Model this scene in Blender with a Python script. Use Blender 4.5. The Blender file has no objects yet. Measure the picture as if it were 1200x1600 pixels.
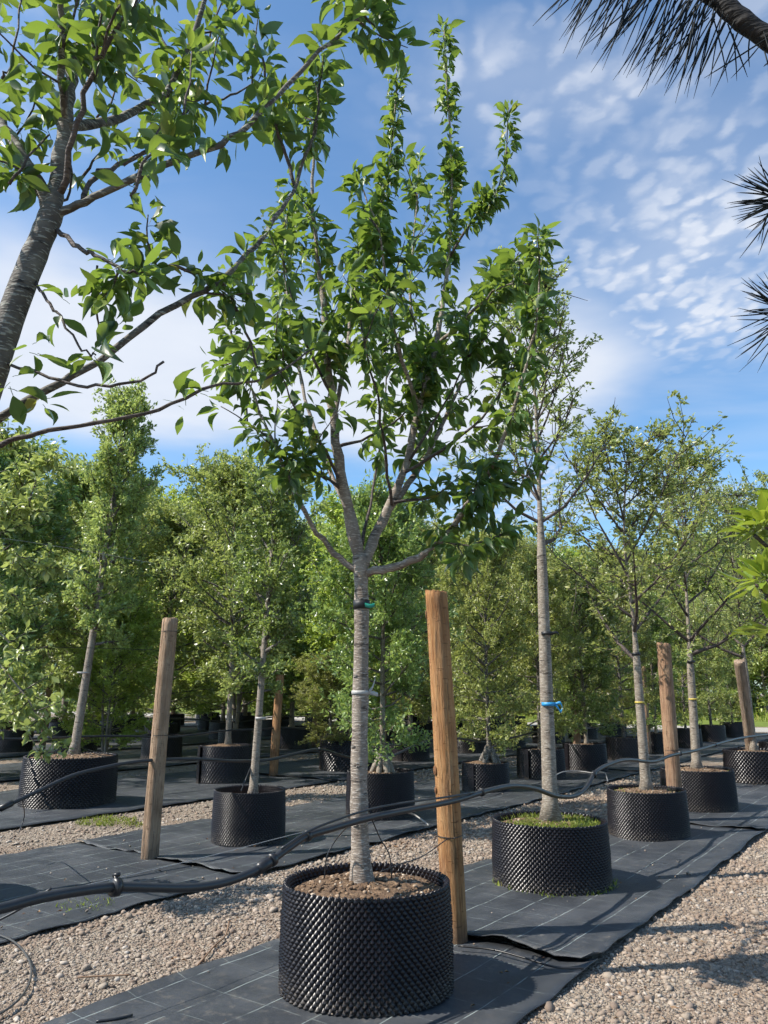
import bpy, math, random
import numpy as np
from mathutils import Vector, Matrix

R = math.radians
scene = bpy.context.scene
COL = scene.collection

# ------------------------------------------------------------------ camera
FPX, PITCH, CAM_H, ROW_AZ = 1202.0, R(13.25), 1.5, R(35.3)
cam_d = bpy.data.cameras.new('camera')
cam = bpy.data.objects.new('camera', cam_d); COL.objects.link(cam)
cam.location = (0, 0, CAM_H)
cam.rotation_euler = (R(90) + PITCH, 0, 0)
cam_d.sensor_fit = 'VERTICAL'; cam_d.sensor_height = 24.0
cam_d.lens = FPX / 1600 * 24.0
cam_d.clip_start = 0.05; cam_d.clip_end = 3000
scene.camera = cam

# ------------------------------------------------------------------ light
SUN_EL, SUN_AZ = R(48), R(-101)         # azimuth from +Y towards +X: the sun stands to the left
sd = Vector((math.sin(SUN_AZ) * math.cos(SUN_EL), math.cos(SUN_AZ) * math.cos(SUN_EL), math.sin(SUN_EL)))
sun_d = bpy.data.lights.new('sun', 'SUN')
sun_d.energy = 3.6; sun_d.angle = R(0.5); sun_d.color = (1.0, 0.94, 0.85)
sun = bpy.data.objects.new('sun', sun_d); COL.objects.link(sun)
sun.rotation_euler = (-sd).to_track_quat('-Z', 'Y').to_euler()
scene.view_settings.view_transform = 'Standard'
scene.view_settings.look = 'None'
scene.view_settings.gamma = 1.0
scene.view_settings.exposure = 1.05
scene.view_settings.use_curve_mapping = False
cy = scene.cycles
cy.use_adaptive_sampling = True; cy.adaptive_threshold = 0.03
cy.max_bounces = 7; cy.diffuse_bounces = 4; cy.glossy_bounces = 2; cy.transmission_bounces = 6; cy.transparent_max_bounces = 4
cy.caustics_reflective = False; cy.caustics_refractive = False

world = bpy.data.worlds.new('World'); scene.world = world
world.use_nodes = True
WT = world.node_tree; WT.nodes.clear()


class NT:
    """small helper to write node trees"""
    def __init__(self, tree): self.t = tree
    def n(self, kind, **kw):
        nd = self.t.nodes.new(kind)
        for k, v in kw.items(): setattr(nd, k, v)
        return nd
    def link(self, a, b): self.t.links.new(a, b)
    def put(self, sock, v):
        if isinstance(v, bpy.types.NodeSocket): self.link(v, sock)
        elif isinstance(v, (tuple, list)) and len(v) == 3 and sock.type == 'RGBA': sock.default_value = (*v, 1)
        else: sock.default_value = v
    def m(self, op, a, b=None, c=None, clamp=False):
        nd = self.n('ShaderNodeMath', operation=op, use_clamp=clamp)
        self.put(nd.inputs[0], a)
        if b is not None: self.put(nd.inputs[1], b)
        if c is not None: self.put(nd.inputs[2], c)
        return nd.outputs[0]
    def mix(self, f, a, b, blend='MIX'):
        nd = self.n('ShaderNodeMix', data_type='RGBA', blend_type=blend)
        self.put(nd.inputs[0], f); self.put(nd.inputs[6], a); self.put(nd.inputs[7], b)
        return nd.outputs[2]
    def sstep(self, v, lo, hi):
        nd = self.n('ShaderNodeMapRange', interpolation_type='SMOOTHSTEP')
        self.put(nd.inputs[0], v); nd.inputs[1].default_value = lo; nd.inputs[2].default_value = hi
        return nd.outputs[0]
    def noise(self, vec, scale, detail=3, rough=0.5, dist=0.0):
        nd = self.n('ShaderNodeTexNoise')
        self.put(nd.inputs['Vector'], vec); nd.inputs['Scale'].default_value = scale
        nd.inputs['Detail'].default_value = detail; nd.inputs['Roughness'].default_value = rough
        nd.inputs['Distortion'].default_value = dist
        return nd.outputs['Fac']
    def mapping(self, vec, scale=(1, 1, 1), loc=(0, 0, 0), rot=(0, 0, 0)):
        nd = self.n('ShaderNodeMapping'); self.put(nd.inputs[0], vec)
        nd.inputs['Location'].default_value = loc; nd.inputs['Rotation'].default_value = rot
        nd.inputs['Scale'].default_value = scale
        return nd.outputs[0]
    def ramp(self, fac, stops):
        nd = self.n('ShaderNodeValToRGB'); self.put(nd.inputs[0], fac)
        cr = nd.color_ramp
        while len(cr.elements) > 1: cr.elements.remove(cr.elements[-1])
        cr.elements[0].position = stops[0][0]; cr.elements[0].color = (*stops[0][1], 1)
        for p, c in stops[1:]:
            e = cr.elements.new(p); e.color = (*c, 1)
        return nd.outputs[0]


def build_sky():
    t = NT(WT)
    sky = t.n('ShaderNodeTexSky', sky_type='NISHITA')
    sky.sun_disc = False; sky.sun_elevation = SUN_EL; sky.sun_rotation = SUN_AZ
    sky.air_density = 1.0; sky.dust_density = 0.6; sky.ozone_density = 1.6; sky.altitude = 50
    tc = t.n('ShaderNodeTexCoord')
    sep = t.n('ShaderNodeSeparateXYZ'); t.link(tc.outputs['Generated'], sep.inputs[0])
    z = t.m('MAXIMUM', sep.outputs[2], 0.035)
    px = t.m('DIVIDE', sep.outputs[0], z); py = t.m('DIVIDE', sep.outputs[1], z)
    cmb = t.n('ShaderNodeCombineXYZ'); t.link(px, cmb.inputs[0]); t.link(py, cmb.inputs[1])
    p = cmb.outputs[0]
    # a slow warp so that no cloud bank has a geometric edge
    nw = t.n('ShaderNodeTexNoise'); t.link(p, nw.inputs['Vector']); nw.inputs['Scale'].default_value = 1.3
    nw.inputs['Detail'].default_value = 4
    va = t.n('ShaderNodeVectorMath', operation='MULTIPLY_ADD')
    t.link(nw.outputs['Color'], va.inputs[0]); va.inputs[1].default_value = (0.7, 0.7, 0); t.link(p, va.inputs[2])
    sw = t.n('ShaderNodeSeparateXYZ'); t.link(va.outputs[0], sw.inputs[0])
    wx = t.m('SUBTRACT', sw.outputs[0], 0.35); wy = t.m('SUBTRACT', sw.outputs[1], 0.35)

    def bank(cx, cy, sx, sy):
        a = t.m('POWER', t.m('DIVIDE', t.m('SUBTRACT', wx, cx), sx), 2.0)
        b = t.m('POWER', t.m('DIVIDE', t.m('SUBTRACT', wy, cy), sy), 2.0)
        return t.m('EXPONENT', t.m('MULTIPLY', t.m('ADD', a, b), -1.0))
    # soft white banks (their places in the sky dome), and the same kind of cloud drifting elsewhere
    field = t.sstep(t.noise(t.mapping(p, (0.35, 0.35, 1), (4.2, 1.7, 0)), 1.0, 2), 0.60, 0.80)
    soft = t.m('MAXIMUM', bank(-0.75, 2.35, 0.95, 0.75), bank(0.2, 2.5, 0.65, 0.7))
    soft = t.m('MAXIMUM', soft, t.m('MULTIPLY', field, 0.8))
    wisp = t.noise(t.mapping(p, (1.0, 1.6, 1), (0, 0, 0), (0, 0, 0.6)), 1.1, 6, 0.55, 0.4)
    soft = t.m('MULTIPLY', soft, t.m('ADD', 0.6, t.m('MULTIPLY', wisp, 0.9)), clamp=True)
    soft = t.sstep(soft, 0.10, 0.80)
    nw2 = t.n('ShaderNodeTexNoise'); t.link(p, nw2.inputs['Vector']); nw2.inputs['Scale'].default_value = 14; nw2.inputs['Detail'].default_value = 4
    # mackerel patch
    alto = t.m('MAXIMUM', bank(0.68, 1.62, 0.36, 0.5), bank(0.95, 1.95, 0.4, 0.36))
    alto = t.m('MAXIMUM', alto, t.m('MULTIPLY', bank(0.30, 1.13, 0.22, 0.16), 0.8))
    alto = t.m('MAXIMUM', alto, t.m('MULTIPLY', t.sstep(t.noise(t.mapping(p, (0.5, 0.5, 1), (9.1, 3.3, 0)), 1.0, 1), 0.56, 0.7), 0.7))
    cells = t.noise(t.mapping(p, (1.15, 0.75, 1), (0, 0, 0), (0, 0, 0.3)), 22.0, 3, 0.5, 0.15)
    vz = t.n('ShaderNodeTexVoronoi', feature='SMOOTH_F1'); vz.inputs['Smoothness'].default_value = .7; vz.inputs['Scale'].default_value = 21
    wv = t.n('ShaderNodeVectorMath', operation='MULTIPLY_ADD'); t.link(nw2.outputs['Color'], wv.inputs[0]); wv.inputs[1].default_value = (.10, .10, 0); t.link(t.mapping(p, (1.1, .78, 1)), wv.inputs[2])
    t.link(wv.outputs[0], vz.inputs['Vector'])
    cells = t.m('MULTIPLY', t.m('SUBTRACT', 1.0, t.sstep(vz.outputs['Distance'], .15, .70)), t.m('ADD', .75, t.m('MULTIPLY', cells, .6)), clamp=True)
    body = t.noise(p, 3.2, 4, 0.6)
    am = t.m('MULTIPLY', alto, t.m('ADD', 0.34, t.m('MULTIPLY', cells, 0.62)))
    am = t.m('MULTIPLY', am, t.m('ADD', 0.62, t.m('MULTIPLY', body, .72)), clamp=True)
    veil = t.m('MULTIPLY', t.sstep(t.noise(t.mapping(p, (0.5, 1.4, 1), (2, 5, 0), (0, 0, -0.5)), 1.6, 5, 0.55), 0.48, 0.8), 0.22)
    low = t.sstep(sep.outputs[2], 0.0, 0.06)
    cov = t.m('MAXIMUM', t.m('MAXIMUM', soft, am), veil)
    cov = t.m('MULTIPLY', cov, t.m('MULTIPLY', low, 0.93))
    skyc = t.mix(1.0, sky.outputs[0], (0.80, 1.04, 1.16), 'MULTIPLY')
    cc = t.mix(body, (4.0, 4.35, 5.0), (4.9, 5.1, 5.5))
    col = t.mix(cov, skyc, cc)
    bg = t.n('ShaderNodeBackground'); t.link(col, bg.inputs[0]); bg.inputs[1].default_value = 0.090
    out = t.n('ShaderNodeOutputWorld'); t.link(bg.outputs[0], out.inputs[0])


build_sky()

# ------------------------------------------------------------------ geometry helpers
rng = np.random.default_rng(7)
random.seed(7)


def ray(x, y):
    a = (x - 600) / FPX; b = -(y - 800) / FPX
    return np.array((a, math.cos(PITCH) - b * math.sin(PITCH), math.sin(PITCH) + b * math.cos(PITCH)))
def at_depth(x, y, Y):                     # point of the place seen at a photo position, at world depth Y
    r = ray(x, y); t = Y / r[1]
    return np.array((r[0] * t, Y, CAM_H + r[2] * t))
def at_row(x, y, n):                       # point in the upright plane of a planting row
    r = ray(x, y); t = n / (r[0] * math.cos(ROW_AZ) - r[1] * math.sin(ROW_AZ))
    return np.array((r[0] * t, r[1] * t, CAM_H + r[2] * t))
def un_xy(u, n):
    s, c = math.sin(ROW_AZ), math.cos(ROW_AZ)
    return (u * s + n * c, u * c - n * s)
def project(P):
    P = np.atleast_2d(P); d = P - np.array((0, 0, CAM_H))
    zc = d[:, 1] * math.cos(PITCH) + d[:, 2] * math.sin(PITCH)
    up = -d[:, 1] * math.sin(PITCH) + d[:, 2] * math.cos(PITCH)
    zs = np.maximum(zc, 1e-3)
    return 600 + FPX * d[:, 0] / zs, 800 - FPX * up / zs, zc


def mesh_np(name, V, faces, mat=None, smooth=False):
    V = np.asarray(V, dtype=np.float32)
    me = bpy.data.meshes.new(name)
    faces = [np.asarray(f, dtype=np.int32) for f in faces if len(f)]
    me.vertices.add(len(V)); me.vertices.foreach_set('co', V.ravel())
    li = np.concatenate([f.ravel() for f in faces])
    tot = np.concatenate([np.full(len(f), f.shape[1], np.int32) for f in faces])
    st = np.concatenate(([0], np.cumsum(tot)[:-1])).astype(np.int32)
    me.loops.add(len(li)); me.loops.foreach_set('vertex_index', li)
    me.polygons.add(len(tot)); me.polygons.foreach_set('loop_start', st); me.polygons.foreach_set('loop_total', tot)
    if smooth: me.polygons.foreach_set('use_smooth', np.ones(len(tot), bool))
    me.update(calc_edges=True)
    if mat: me.materials.append(mat)
    return me


class MB:
    """collects pieces of one mesh"""
    def __init__(self): self.V = []; self.F = {3: [], 4: []}; self.n = 0
    def add(self, V, *faces):
        V = np.asarray(V, float)
        for f in faces:
            f = np.asarray(f, int)
            if len(f): self.F[f.shape[1]].append(f + self.n)
        self.V.append(V); self.n += len(V)
        return self
    def mesh(self, name, mat=None, smooth=False, off=None):
        V = np.concatenate(self.V)
        if off is not None: V = V - np.asarray(off)
        return mesh_np(name, V, [np.concatenate(f) for f in self.F.values() if f], mat, smooth)


def catmull(P, k=4):
    P = np.asarray(P, float)
    if len(P) < 3: return P
    Q = np.vstack((2 * P[0] - P[1], P, 2 * P[-1] - P[-2])); out = []
    for i in range(1, len(Q) - 2):
        a, b, c, d = Q[i - 1], Q[i], Q[i + 1], Q[i + 2]
        for j in range(k):
            t = j / k
            out.append(.5 * (2 * b + (c - a) * t + (2 * a - 5 * b + 4 * c - d) * t * t + (3 * b - a - 3 * c + d) * t ** 3))
    out.append(P[-1]); return np.array(out)


def tube(mb, P, rad, sides=6, cap=True):
    P = np.asarray(P, float); n = len(P)
    rad = np.broadcast_to(np.asarray(rad, float), (n,)) if np.ndim(rad) == 0 else np.asarray(rad, float)
    T = np.gradient(P, axis=0); T /= np.linalg.norm(T, axis=1)[:, None] + 1e-12
    ref = np.array((0, 0, 1.)) if abs(T[0][2]) < .8 else np.array((1., 0, 0))
    A = np.cross(T, ref)
    for i in range(n):
        if i: A[i] = A[i - 1] - T[i] * np.dot(A[i - 1], T[i])
        A[i] /= np.linalg.norm(A[i]) + 1e-12
    B = np.cross(T, A)
    ang = np.arange(sides) / sides * 2 * math.pi
    ring = A[:, None, :] * np.cos(ang)[None, :, None] + B[:, None, :] * np.sin(ang)[None, :, None]
    V = (P[:, None, :] + ring * rad[:, None, None]).reshape(-1, 3)
    i = np.arange(n - 1)[:, None] * sides; j = np.arange(sides)[None, :]; k = (j + 1) % sides
    F = np.stack((i + j, i + k, i + sides + k, i + sides + j), -1).reshape(-1, 4)
    tris = []
    if cap:
        V = np.vstack((V, P[0], P[-1])); c0 = n * sides
        tris = [(c0, (q + 1) % sides, q) for q in range(sides)] + [(c0 + 1, (n - 1) * sides + q, (n - 1) * sides + (q + 1) % sides) for q in range(sides)]
    mb.add(V, F, np.array(tris).reshape(-1, 3) if len(tris) else np.zeros((0, 3), int))


def lathe(mb, prof, seg=24, c=(0, 0, 0), wob=0, cap_top=False):
    prof = np.asarray(prof, float); n = len(prof)
    a = np.arange(seg) / seg * 2 * math.pi
    w = 1 + wob * (np.sin(a * 2 + 1) * .6 + np.sin(a * 3 + 2.2) * .4)
    V = np.stack((prof[:, 0][:, None] * np.cos(a) * w, prof[:, 0][:, None] * np.sin(a) * w, np.repeat(prof[:, 1][:, None], seg, 1)), -1).reshape(-1, 3) + np.asarray(c)
    i = np.arange(n - 1)[:, None] * seg; j = np.arange(seg)[None, :]; k = (j + 1) % seg
    F = np.stack((i + j, i + k, i + seg + k, i + seg + j), -1).reshape(-1, 4)
    T = np.zeros((0, 3), int)
    if cap_top:
        V = np.vstack((V, V[(n - 1) * seg:].mean(0))); q = np.arange(seg)
        T = np.stack(((n - 1) * seg + q, (n - 1) * seg + (q + 1) % seg, np.full(seg, len(V) - 1)), -1)
    mb.add(V, F, T)


# leaf templates: x along the midrib, y across, z up
LX = (0, .10, .27, .47, .66, .83, 1)                       # stations along the midrib
LM = (0, .008, .014, .008, -.016, -.055, -.12)
LH = (0, .17, .40, .5, .415, .22, 0)                        # half widths
LZ = (0, .035, .085, .10, .075, .01, 0)
LEAF_FULL_V = np.array([(LX[i], 0, LM[i]) for i in range(7)] + [(LX[i] - .02 * (i % 2), LH[i], LZ[i]) for i in range(1, 6)] + [(LX[i] + .015 * (i % 2), -LH[i], LZ[i]) for i in range(1, 6)])
LEAF_FULL_T = np.array([(0, 1, 7), (0, 12, 1), (5, 6, 11), (5, 16, 6)])
LEAF_FULL_Q = np.array([(i, i + 1, 7 + i, 6 + i) for i in range(1, 5)] + [(i, 11 + i, 12 + i, i + 1) for i in range(1, 5)])
LEAF_LOW_V = np.array([(0, 0, 0), (.5, 0, -.02), (1, 0, -.1), (.45, .5, .09), (.45, -.5, .09)])
LEAF_LOW_T = np.array([(0, 1, 3), (1, 2, 3), (0, 4, 1), (1, 4, 2)])


def norm(v): return v / (np.linalg.norm(v, axis=-1, keepdims=True) + 1e-12)


def leaf_batch(mb, O, D, N, L, W, full=False):
    """O origins, D midrib directions, N rough normals, L lengths, W width/length"""
    tv = LEAF_FULL_V if full else LEAF_LOW_V
    D = norm(D); S = norm(np.cross(N, D)); Z = np.cross(D, S)
    L = np.asarray(L)[:, None, None]; W = np.asarray(W)[:, None, None]
    bend = rng.uniform(-.5, 3.2, len(O))[:, None, None]
    V = O[:, None, :] + L * (tv[None, :, 0, None] * D[:, None, :] + W * tv[None, :, 1, None] * S[:, None, :] + bend * tv[None, :, 2, None] * Z[:, None, :])
    k = len(tv); base = (np.arange(len(O)) * k)[:, None, None]
    if full:
        mb.add(V.reshape(-1, 3), (LEAF_FULL_T[None] + base).reshape(-1, 3), (LEAF_FULL_Q[None] + base).reshape(-1, 4))
    else:
        mb.add(V.reshape(-1, 3), (LEAF_LOW_T[None] + base).reshape(-1, 3))


def leaf_mesh(name, mat, bend=1.0, width=.42, twist=0.0):
    V = LEAF_FULL_V.copy(); V[:, 1] *= width; V[:, 2] *= bend
    a = twist * V[:, 0]; y, z = V[:, 1].copy(), V[:, 2].copy()
    V[:, 1] = y * np.cos(a) - z * np.sin(a); V[:, 2] = y * np.sin(a) + z * np.cos(a)
    mb = MB(); mb.add(V, LEAF_FULL_T, LEAF_FULL_Q)
    tube(mb, [(-.28, 0, .01), (-.12, 0, .02), (0, 0, 0)], .012, 3, False)
    return mb.mesh(name, mat, True)


# ------------------------------------------------------------------ object helpers
def link(name, me, parent=None, loc=(0, 0, 0)):
    o = bpy.data.objects.new(name, me); COL.objects.link(o)
    o.location = loc
    if parent: o.parent = parent
    return o
def tag(o, label, cat, group=None, kind=None):
    o['label'] = label; o['category'] = cat
    if group: o['group'] = group
    if kind: o['kind'] = kind
    return o
def thing(name, label, cat, loc=(0, 0, 0), group=None):
    return tag(link(name, None, None, loc), label, cat, group)
def structure(name, me):
    o = link(name, me); o['kind'] = 'structure'; return o
ORD = ['first', 'second', 'third', 'fourth', 'fifth', 'sixth', 'seventh', 'eighth', 'ninth', 'tenth', 'eleventh', 'twelfth', 'thirteenth', 'fourteenth', 'fifteenth', 'sixteenth', 'seventeenth', 'eighteenth']


# ------------------------------------------------------------------ materials
def new_mat(name):
    m = bpy.data.materials.new(name); m.use_nodes = True
    m.node_tree.nodes.clear(); t = NT(m.node_tree)
    b = t.n('ShaderNodeBsdfPrincipled'); o = t.n('ShaderNodeOutputMaterial')
    t.link(b.outputs[0], o.inputs[0])
    return m, t, b, o
def bump(t, b, h, strength=.4, dist=.01):
    nd = t.n('ShaderNodeBump'); nd.inputs['Strength'].default_value = strength; nd.inputs['Distance'].default_value = dist
    t.put(nd.inputs['Height'], h); t.link(nd.outputs[0], b.inputs['Normal'])
def objco(t): return t.n('ShaderNodeTexCoord').outputs['Object']


def mat_leaf(name, stops, trans, fac=.42, rough=.42, spec=.45, src='island'):
    m, t, b, o = new_mat(name)
    if src == 'island': rnd = t.n('ShaderNodeNewGeometry').outputs['Random Per Island']
    else: rnd = t.n('ShaderNodeObjectInfo').outputs['Random']
    base = t.ramp(rnd, stops)
    if src == 'island':
        hv = t.n('ShaderNodeHueSaturation'); t.link(base, hv.inputs['Color'])
        oi = t.n('ShaderNodeObjectInfo').outputs['Random']
        t.link(t.m('ADD', .485, t.m('MULTIPLY', oi, .03)), hv.inputs['Hue'])
        t.link(t.m('ADD', .8, t.m('MULTIPLY', oi, .4)), hv.inputs['Value'])
        base = hv.outputs[0]
    t.link(base, b.inputs['Base Color']); b.inputs['Roughness'].default_value = rough
    b.inputs['Specular IOR Level'].default_value = spec
    tr = t.n('ShaderNodeBsdfTranslucent')
    tc = t.mix(.5, base, trans)
    t.link(t.mix(1.0, tc, (fac, fac, fac), 'MULTIPLY'), tr.inputs[0])
    mx = t.n('ShaderNodeAddShader')                          # a leaf reflects a little and lets a little through
    t.link(b.outputs[0], mx.inputs[0]); t.link(tr.outputs[0], mx.inputs[1]); t.link(mx.outputs[0], o.inputs[0])
    return m


G_CHERRY = [(0, (.014, .034, .013)), (.35, (.026, .056, .019)), (.7, (.046, .088, .025)), (.9, (.08, .135, .032)), (.97, (.14, .18, .04)), (1, (.25, .20, .05))]
G_PEAR = [(0, (0.0733, 0.0947, 0.0327)), (0.5, (0.1416, 0.1705, 0.0512)), (0.85, (0.2051, 0.2368, 0.0699)), (1, (0.3028, 0.3126, 0.1088))]
G_EVER = [(0, (0.054, 0.0819, 0.0282)), (0.5, (0.1026, 0.1434, 0.044)), (0.88, (0.1566, 0.2048, 0.0616)), (1, (0.2592, 0.297, 0.0968))]
G_OLIVE = [(0, (0.0818, 0.0947, 0.0295)), (0.5, (0.1491, 0.1705, 0.0466)), (0.85, (0.2116, 0.2321, 0.066)), (1, (0.3175, 0.3126, 0.1088))]
G_BRIGHT = [(0, (0.0913, 0.1248, 0.0263)), (0.5, (0.1622, 0.2147, 0.041)), (0.88, (0.2281, 0.2895, 0.0573)), (1, (0.3346, 0.3694, 0.0819))]
M_CHERRY = mat_leaf('cherry_leaf', G_CHERRY, (.36, .50, .05), .52, .46, .42)
M_CHERRY_O = mat_leaf('cherry_leaf_single', G_CHERRY, (.36, .50, .05), .52, .46, .42, 'object')
M_PEAR = mat_leaf('pear_leaf', G_PEAR, (.46, .54, .13), .62, .38)
M_PEAR_O = mat_leaf('pear_leaf_single', G_PEAR, (.46, .54, .13), .62, .38, .5, 'object')
M_EVER = mat_leaf('evergreen_leaf', G_EVER, (.40, .52, .10), .58, .34, .5)
M_OLIVE = mat_leaf('olive_leaf', G_OLIVE, (.48, .53, .13), .62, .38)
M_BRIGHT = mat_leaf('bright_leaf', G_BRIGHT, (.52, .64, .10), .68, .38)
M_WHORL = mat_leaf('whorl_leaf', [(0, (.09, .14, .018)), (.6, (.15, .21, .025)), (1, (.24, .28, .04))], (.48, .58, .05), .45, .36, .5, 'object')


def mat_bark(name, a, b_, c, vz=9.0, lent=(.42, .38, .33)):
    m, t, b, o = new_mat(name); co = objco(t)
    big = t.noise(co, 9, 4, .6)
    rings = t.noise(t.mapping(co, (5, 5, vz * 8)), 3.0, 3, .6)
    spots = t.noise(t.mapping(co, (14, 14, 70)), 2.2, 2, .5)
    col = t.ramp(t.m('ADD', t.m('MULTIPLY', big, .84), t.m('MULTIPLY', rings, .16)), [(.3, a), (.5, b_), (.72, c)])
    col = t.mix(t.m('MULTIPLY', t.sstep(spots, .55, .62), .8), col, lent)
    col = t.mix(t.sstep(t.noise(t.mapping(co, (3, 3, 14)), 2.0, 4, .7), .60, .66), col, tuple(x * .5 for x in a))
    t.link(col, b.inputs['Base Color']); b.inputs['Roughness'].default_value = .8
    bump(t, b, t.m('ADD', t.m('ADD', t.m('MULTIPLY', rings, .5), t.m('MULTIPLY', spots, .9)), t.m('MULTIPLY', big, 1.5)), .7, .009)
    return m
M_BARK_CHERRY = mat_bark('cherry_bark', (.13, .098, .076), (.22, .175, .138), (.33, .275, .22), 9, (.45, .39, .33))
M_BARK_LICHEN = mat_bark('lichen_bark', (.045, .037, .03), (.10, .086, .07), (.20, .18, .15), 4, (.32, .31, .26))
M_BARK_DARK = mat_bark('dark_bark', (.05, .042, .038), (.095, .08, .068), (.15, .13, .11), 5)
M_BARK_GREY = mat_bark('grey_bark', (.13, .10, .076), (.22, .18, .138), (.31, .265, .21), 6, (.40, .35, .29))
M_TWIG = mat_bark('twig_bark', (.035, .026, .022), (.07, .052, .045), (.12, .095, .08), 5, (.16, .13, .11))


def mat_wood(name, a, b_, c):
    m, t, b, o = new_mat(name); co = objco(t)
    grain = t.noise(t.mapping(co, (26, 26, 1.3)), 2.4, 5, .62, .3)
    fine = t.noise(t.mapping(co, (70, 70, 4)), 3.0, 3, .6)
    big = t.noise(co, 3.2, 3, .6)
    oi = t.n('ShaderNodeObjectInfo').outputs['Random']
    col = t.ramp(t.m('ADD', t.m('MULTIPLY', grain, .6), t.m('MULTIPLY', big, .4)), [(.36, a), (.5, b_), (.62, c)])
    col = t.mix(t.m('MULTIPLY', t.sstep(grain, .57, .64), .75), col, tuple(x * .4 for x in a))
    # splits running round the post
    chk = t.noise(t.mapping(co, (11, 11, 70)), 1.6, 2, .5)
    col = t.mix(t.m('MULTIPLY', t.sstep(chk, .665, .69), .55), col, tuple(x * .35 for x in a))
    sz = t.n('ShaderNodeSeparateXYZ'); t.link(co, sz.inputs[0])
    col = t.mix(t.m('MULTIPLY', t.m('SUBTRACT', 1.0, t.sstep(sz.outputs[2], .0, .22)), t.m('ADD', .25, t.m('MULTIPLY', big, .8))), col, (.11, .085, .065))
    col = t.mix(t.m('MULTIPLY', t.sstep(t.noise(t.mapping(co, (5, 5, .8)), 1.6, 4, .65), .47, .66), .32), col, (.25, .19, .14))
    hv = t.n('ShaderNodeHueSaturation'); t.link(col, hv.inputs['Color'])
    t.link(t.m('ADD', .75, t.m('MULTIPLY', oi, .35)), hv.inputs['Saturation'])
    t.link(t.m('ADD', .85, t.m('MULTIPLY', oi, .25)), hv.inputs['Value'])
    t.link(hv.outputs[0], b.inputs['Base Color']); b.inputs['Roughness'].default_value = .9; b.inputs['Specular IOR Level'].default_value = .2
    bump(t, b, t.m('SUBTRACT', t.m('ADD', grain, t.m('MULTIPLY', fine, .6)), t.m('MULTIPLY', t.sstep(chk, .66, .69), .4)), .9, .016)
    return m
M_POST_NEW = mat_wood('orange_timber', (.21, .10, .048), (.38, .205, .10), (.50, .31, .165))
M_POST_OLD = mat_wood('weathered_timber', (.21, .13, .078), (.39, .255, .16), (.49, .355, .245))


def mat_plain(name, col, rough=.5, spec=.5, noise_amt=.25, scale=12, bmp=0):
    m, t, b, o = new_mat(name); co = objco(t)
    n = t.noise(co, scale, 4, .6)
    t.link(t.mix(n, tuple(x * (1 - noise_amt) for x in col), tuple(min(1, x * (1 + noise_amt)) for x in col)), b.inputs['Base Color'])
    t.link(t.m('ADD', rough - .08, t.m('MULTIPLY', n, .16)), b.inputs['Roughness']); b.inputs['Specular IOR Level'].default_value = spec
    if bmp: bump(t, b, t.noise(co, scale * 4, 3), bmp, .004)
    return m
def mat_pot():
    m, t, b, o = new_mat('black_pot_plastic'); co = objco(t)
    n = t.noise(co, 5, 5, .65); f = t.noise(co, 60, 3, .6)
    col = t.ramp(t.m('ADD', t.m('MULTIPLY', n, .6), t.m('MULTIPLY', f, .4)), [(.35, (.006, .005, .007)), (.58, (.012, .0098, .0125)), (.75, (.034, .029, .029))])
    sep = t.n('ShaderNodeSeparateXYZ'); t.link(co, sep.inputs[0])
    dirt = t.m('MULTIPLY', t.m('SUBTRACT', 1.0, t.sstep(sep.outputs[2], .0, .16)), t.sstep(f, .4, .7))
    col = t.mix(t.m('MULTIPLY', dirt, .7), col, (.15, .125, .10))
    t.link(col, b.inputs['Base Color'])
    t.link(t.m('ADD', .18, t.m('MULTIPLY', n, .30)), b.inputs['Roughness']); b.inputs['Specular IOR Level'].default_value = .38
    return m
M_POT = mat_pot()
M_HOSE = mat_plain('black_hose', (.022, .023, .026), .42, .5, .35, 20)
M_FITTING = mat_plain('hose_fitting', (.016, .016, .018), .38, .5, .3, 30)
M_TUBE_GREY = mat_plain('grey_tube', (.30, .29, .27), .5, .4, .2, 20)
M_TUBE_DARK = mat_plain('dark_grey_tube', (.07, .068, .065), .4, .5, .3, 20)
M_WIRE = mat_plain('galvanised_wire', (.28, .28, .28), .4, .6, .2, 30)
M_RUBBER = mat_plain('black_rubber', (.012, .012, .013), .5, .5, .3, 30)
M_TEAL = mat_plain('green_tape', (.02, .24, .17), .45, .5, .2, 30)
M_BLUE = mat_plain('blue_ribbon', (.03, .27, .55), .45, .5, .15, 30)
M_YELLOW = mat_plain('yellow_tape', (.55, .42, .08), .5, .4, .2, 30)
M_WHITE = mat_plain('white_tape', (.40, .39, .37), .5, .4, .15, 30)
M_ORANGE = mat_plain('orange_tape', (.75, .22, .05), .5, .4, .15, 30)


def mat_soil():
    m, t, b, o = new_mat('potting_soil'); co = objco(t)
    n = t.noise(co, 34, 5, .7); g = t.noise(co, 5, 3, .6)
    col = t.ramp(n, [(.3, (.05, .03, .017)), (.5, (.16, .098, .055)), (.66, (.29, .19, .11)), (.78, (.42, .31, .21))])
    col = t.mix(t.m('MULTIPLY', t.sstep(g, .5, .7), .4), col, (.2, .12, .07))
    t.link(col, b.inputs['Base Color']); b.inputs['Roughness'].default_value = .95
    bump(t, b, n, 1.0, .03)
    return m
M_SOIL = mat_soil()
def mat_clod():
    m, t, b, o = new_mat('soil_crumb')
    rnd = t.n('ShaderNodeNewGeometry').outputs['Random Per Island']
    t.link(t.ramp(rnd, [(0, (.035, .02, .013)), (.4, (.13, .08, .045)), (.72, (.25, .16, .095)), (.92, (.38, .28, .19)), (1, (.52, .45, .36))]), b.inputs['Base Color']); b.inputs['Roughness'].default_value = .95
    return m
M_CLOD = mat_clod()


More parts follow.
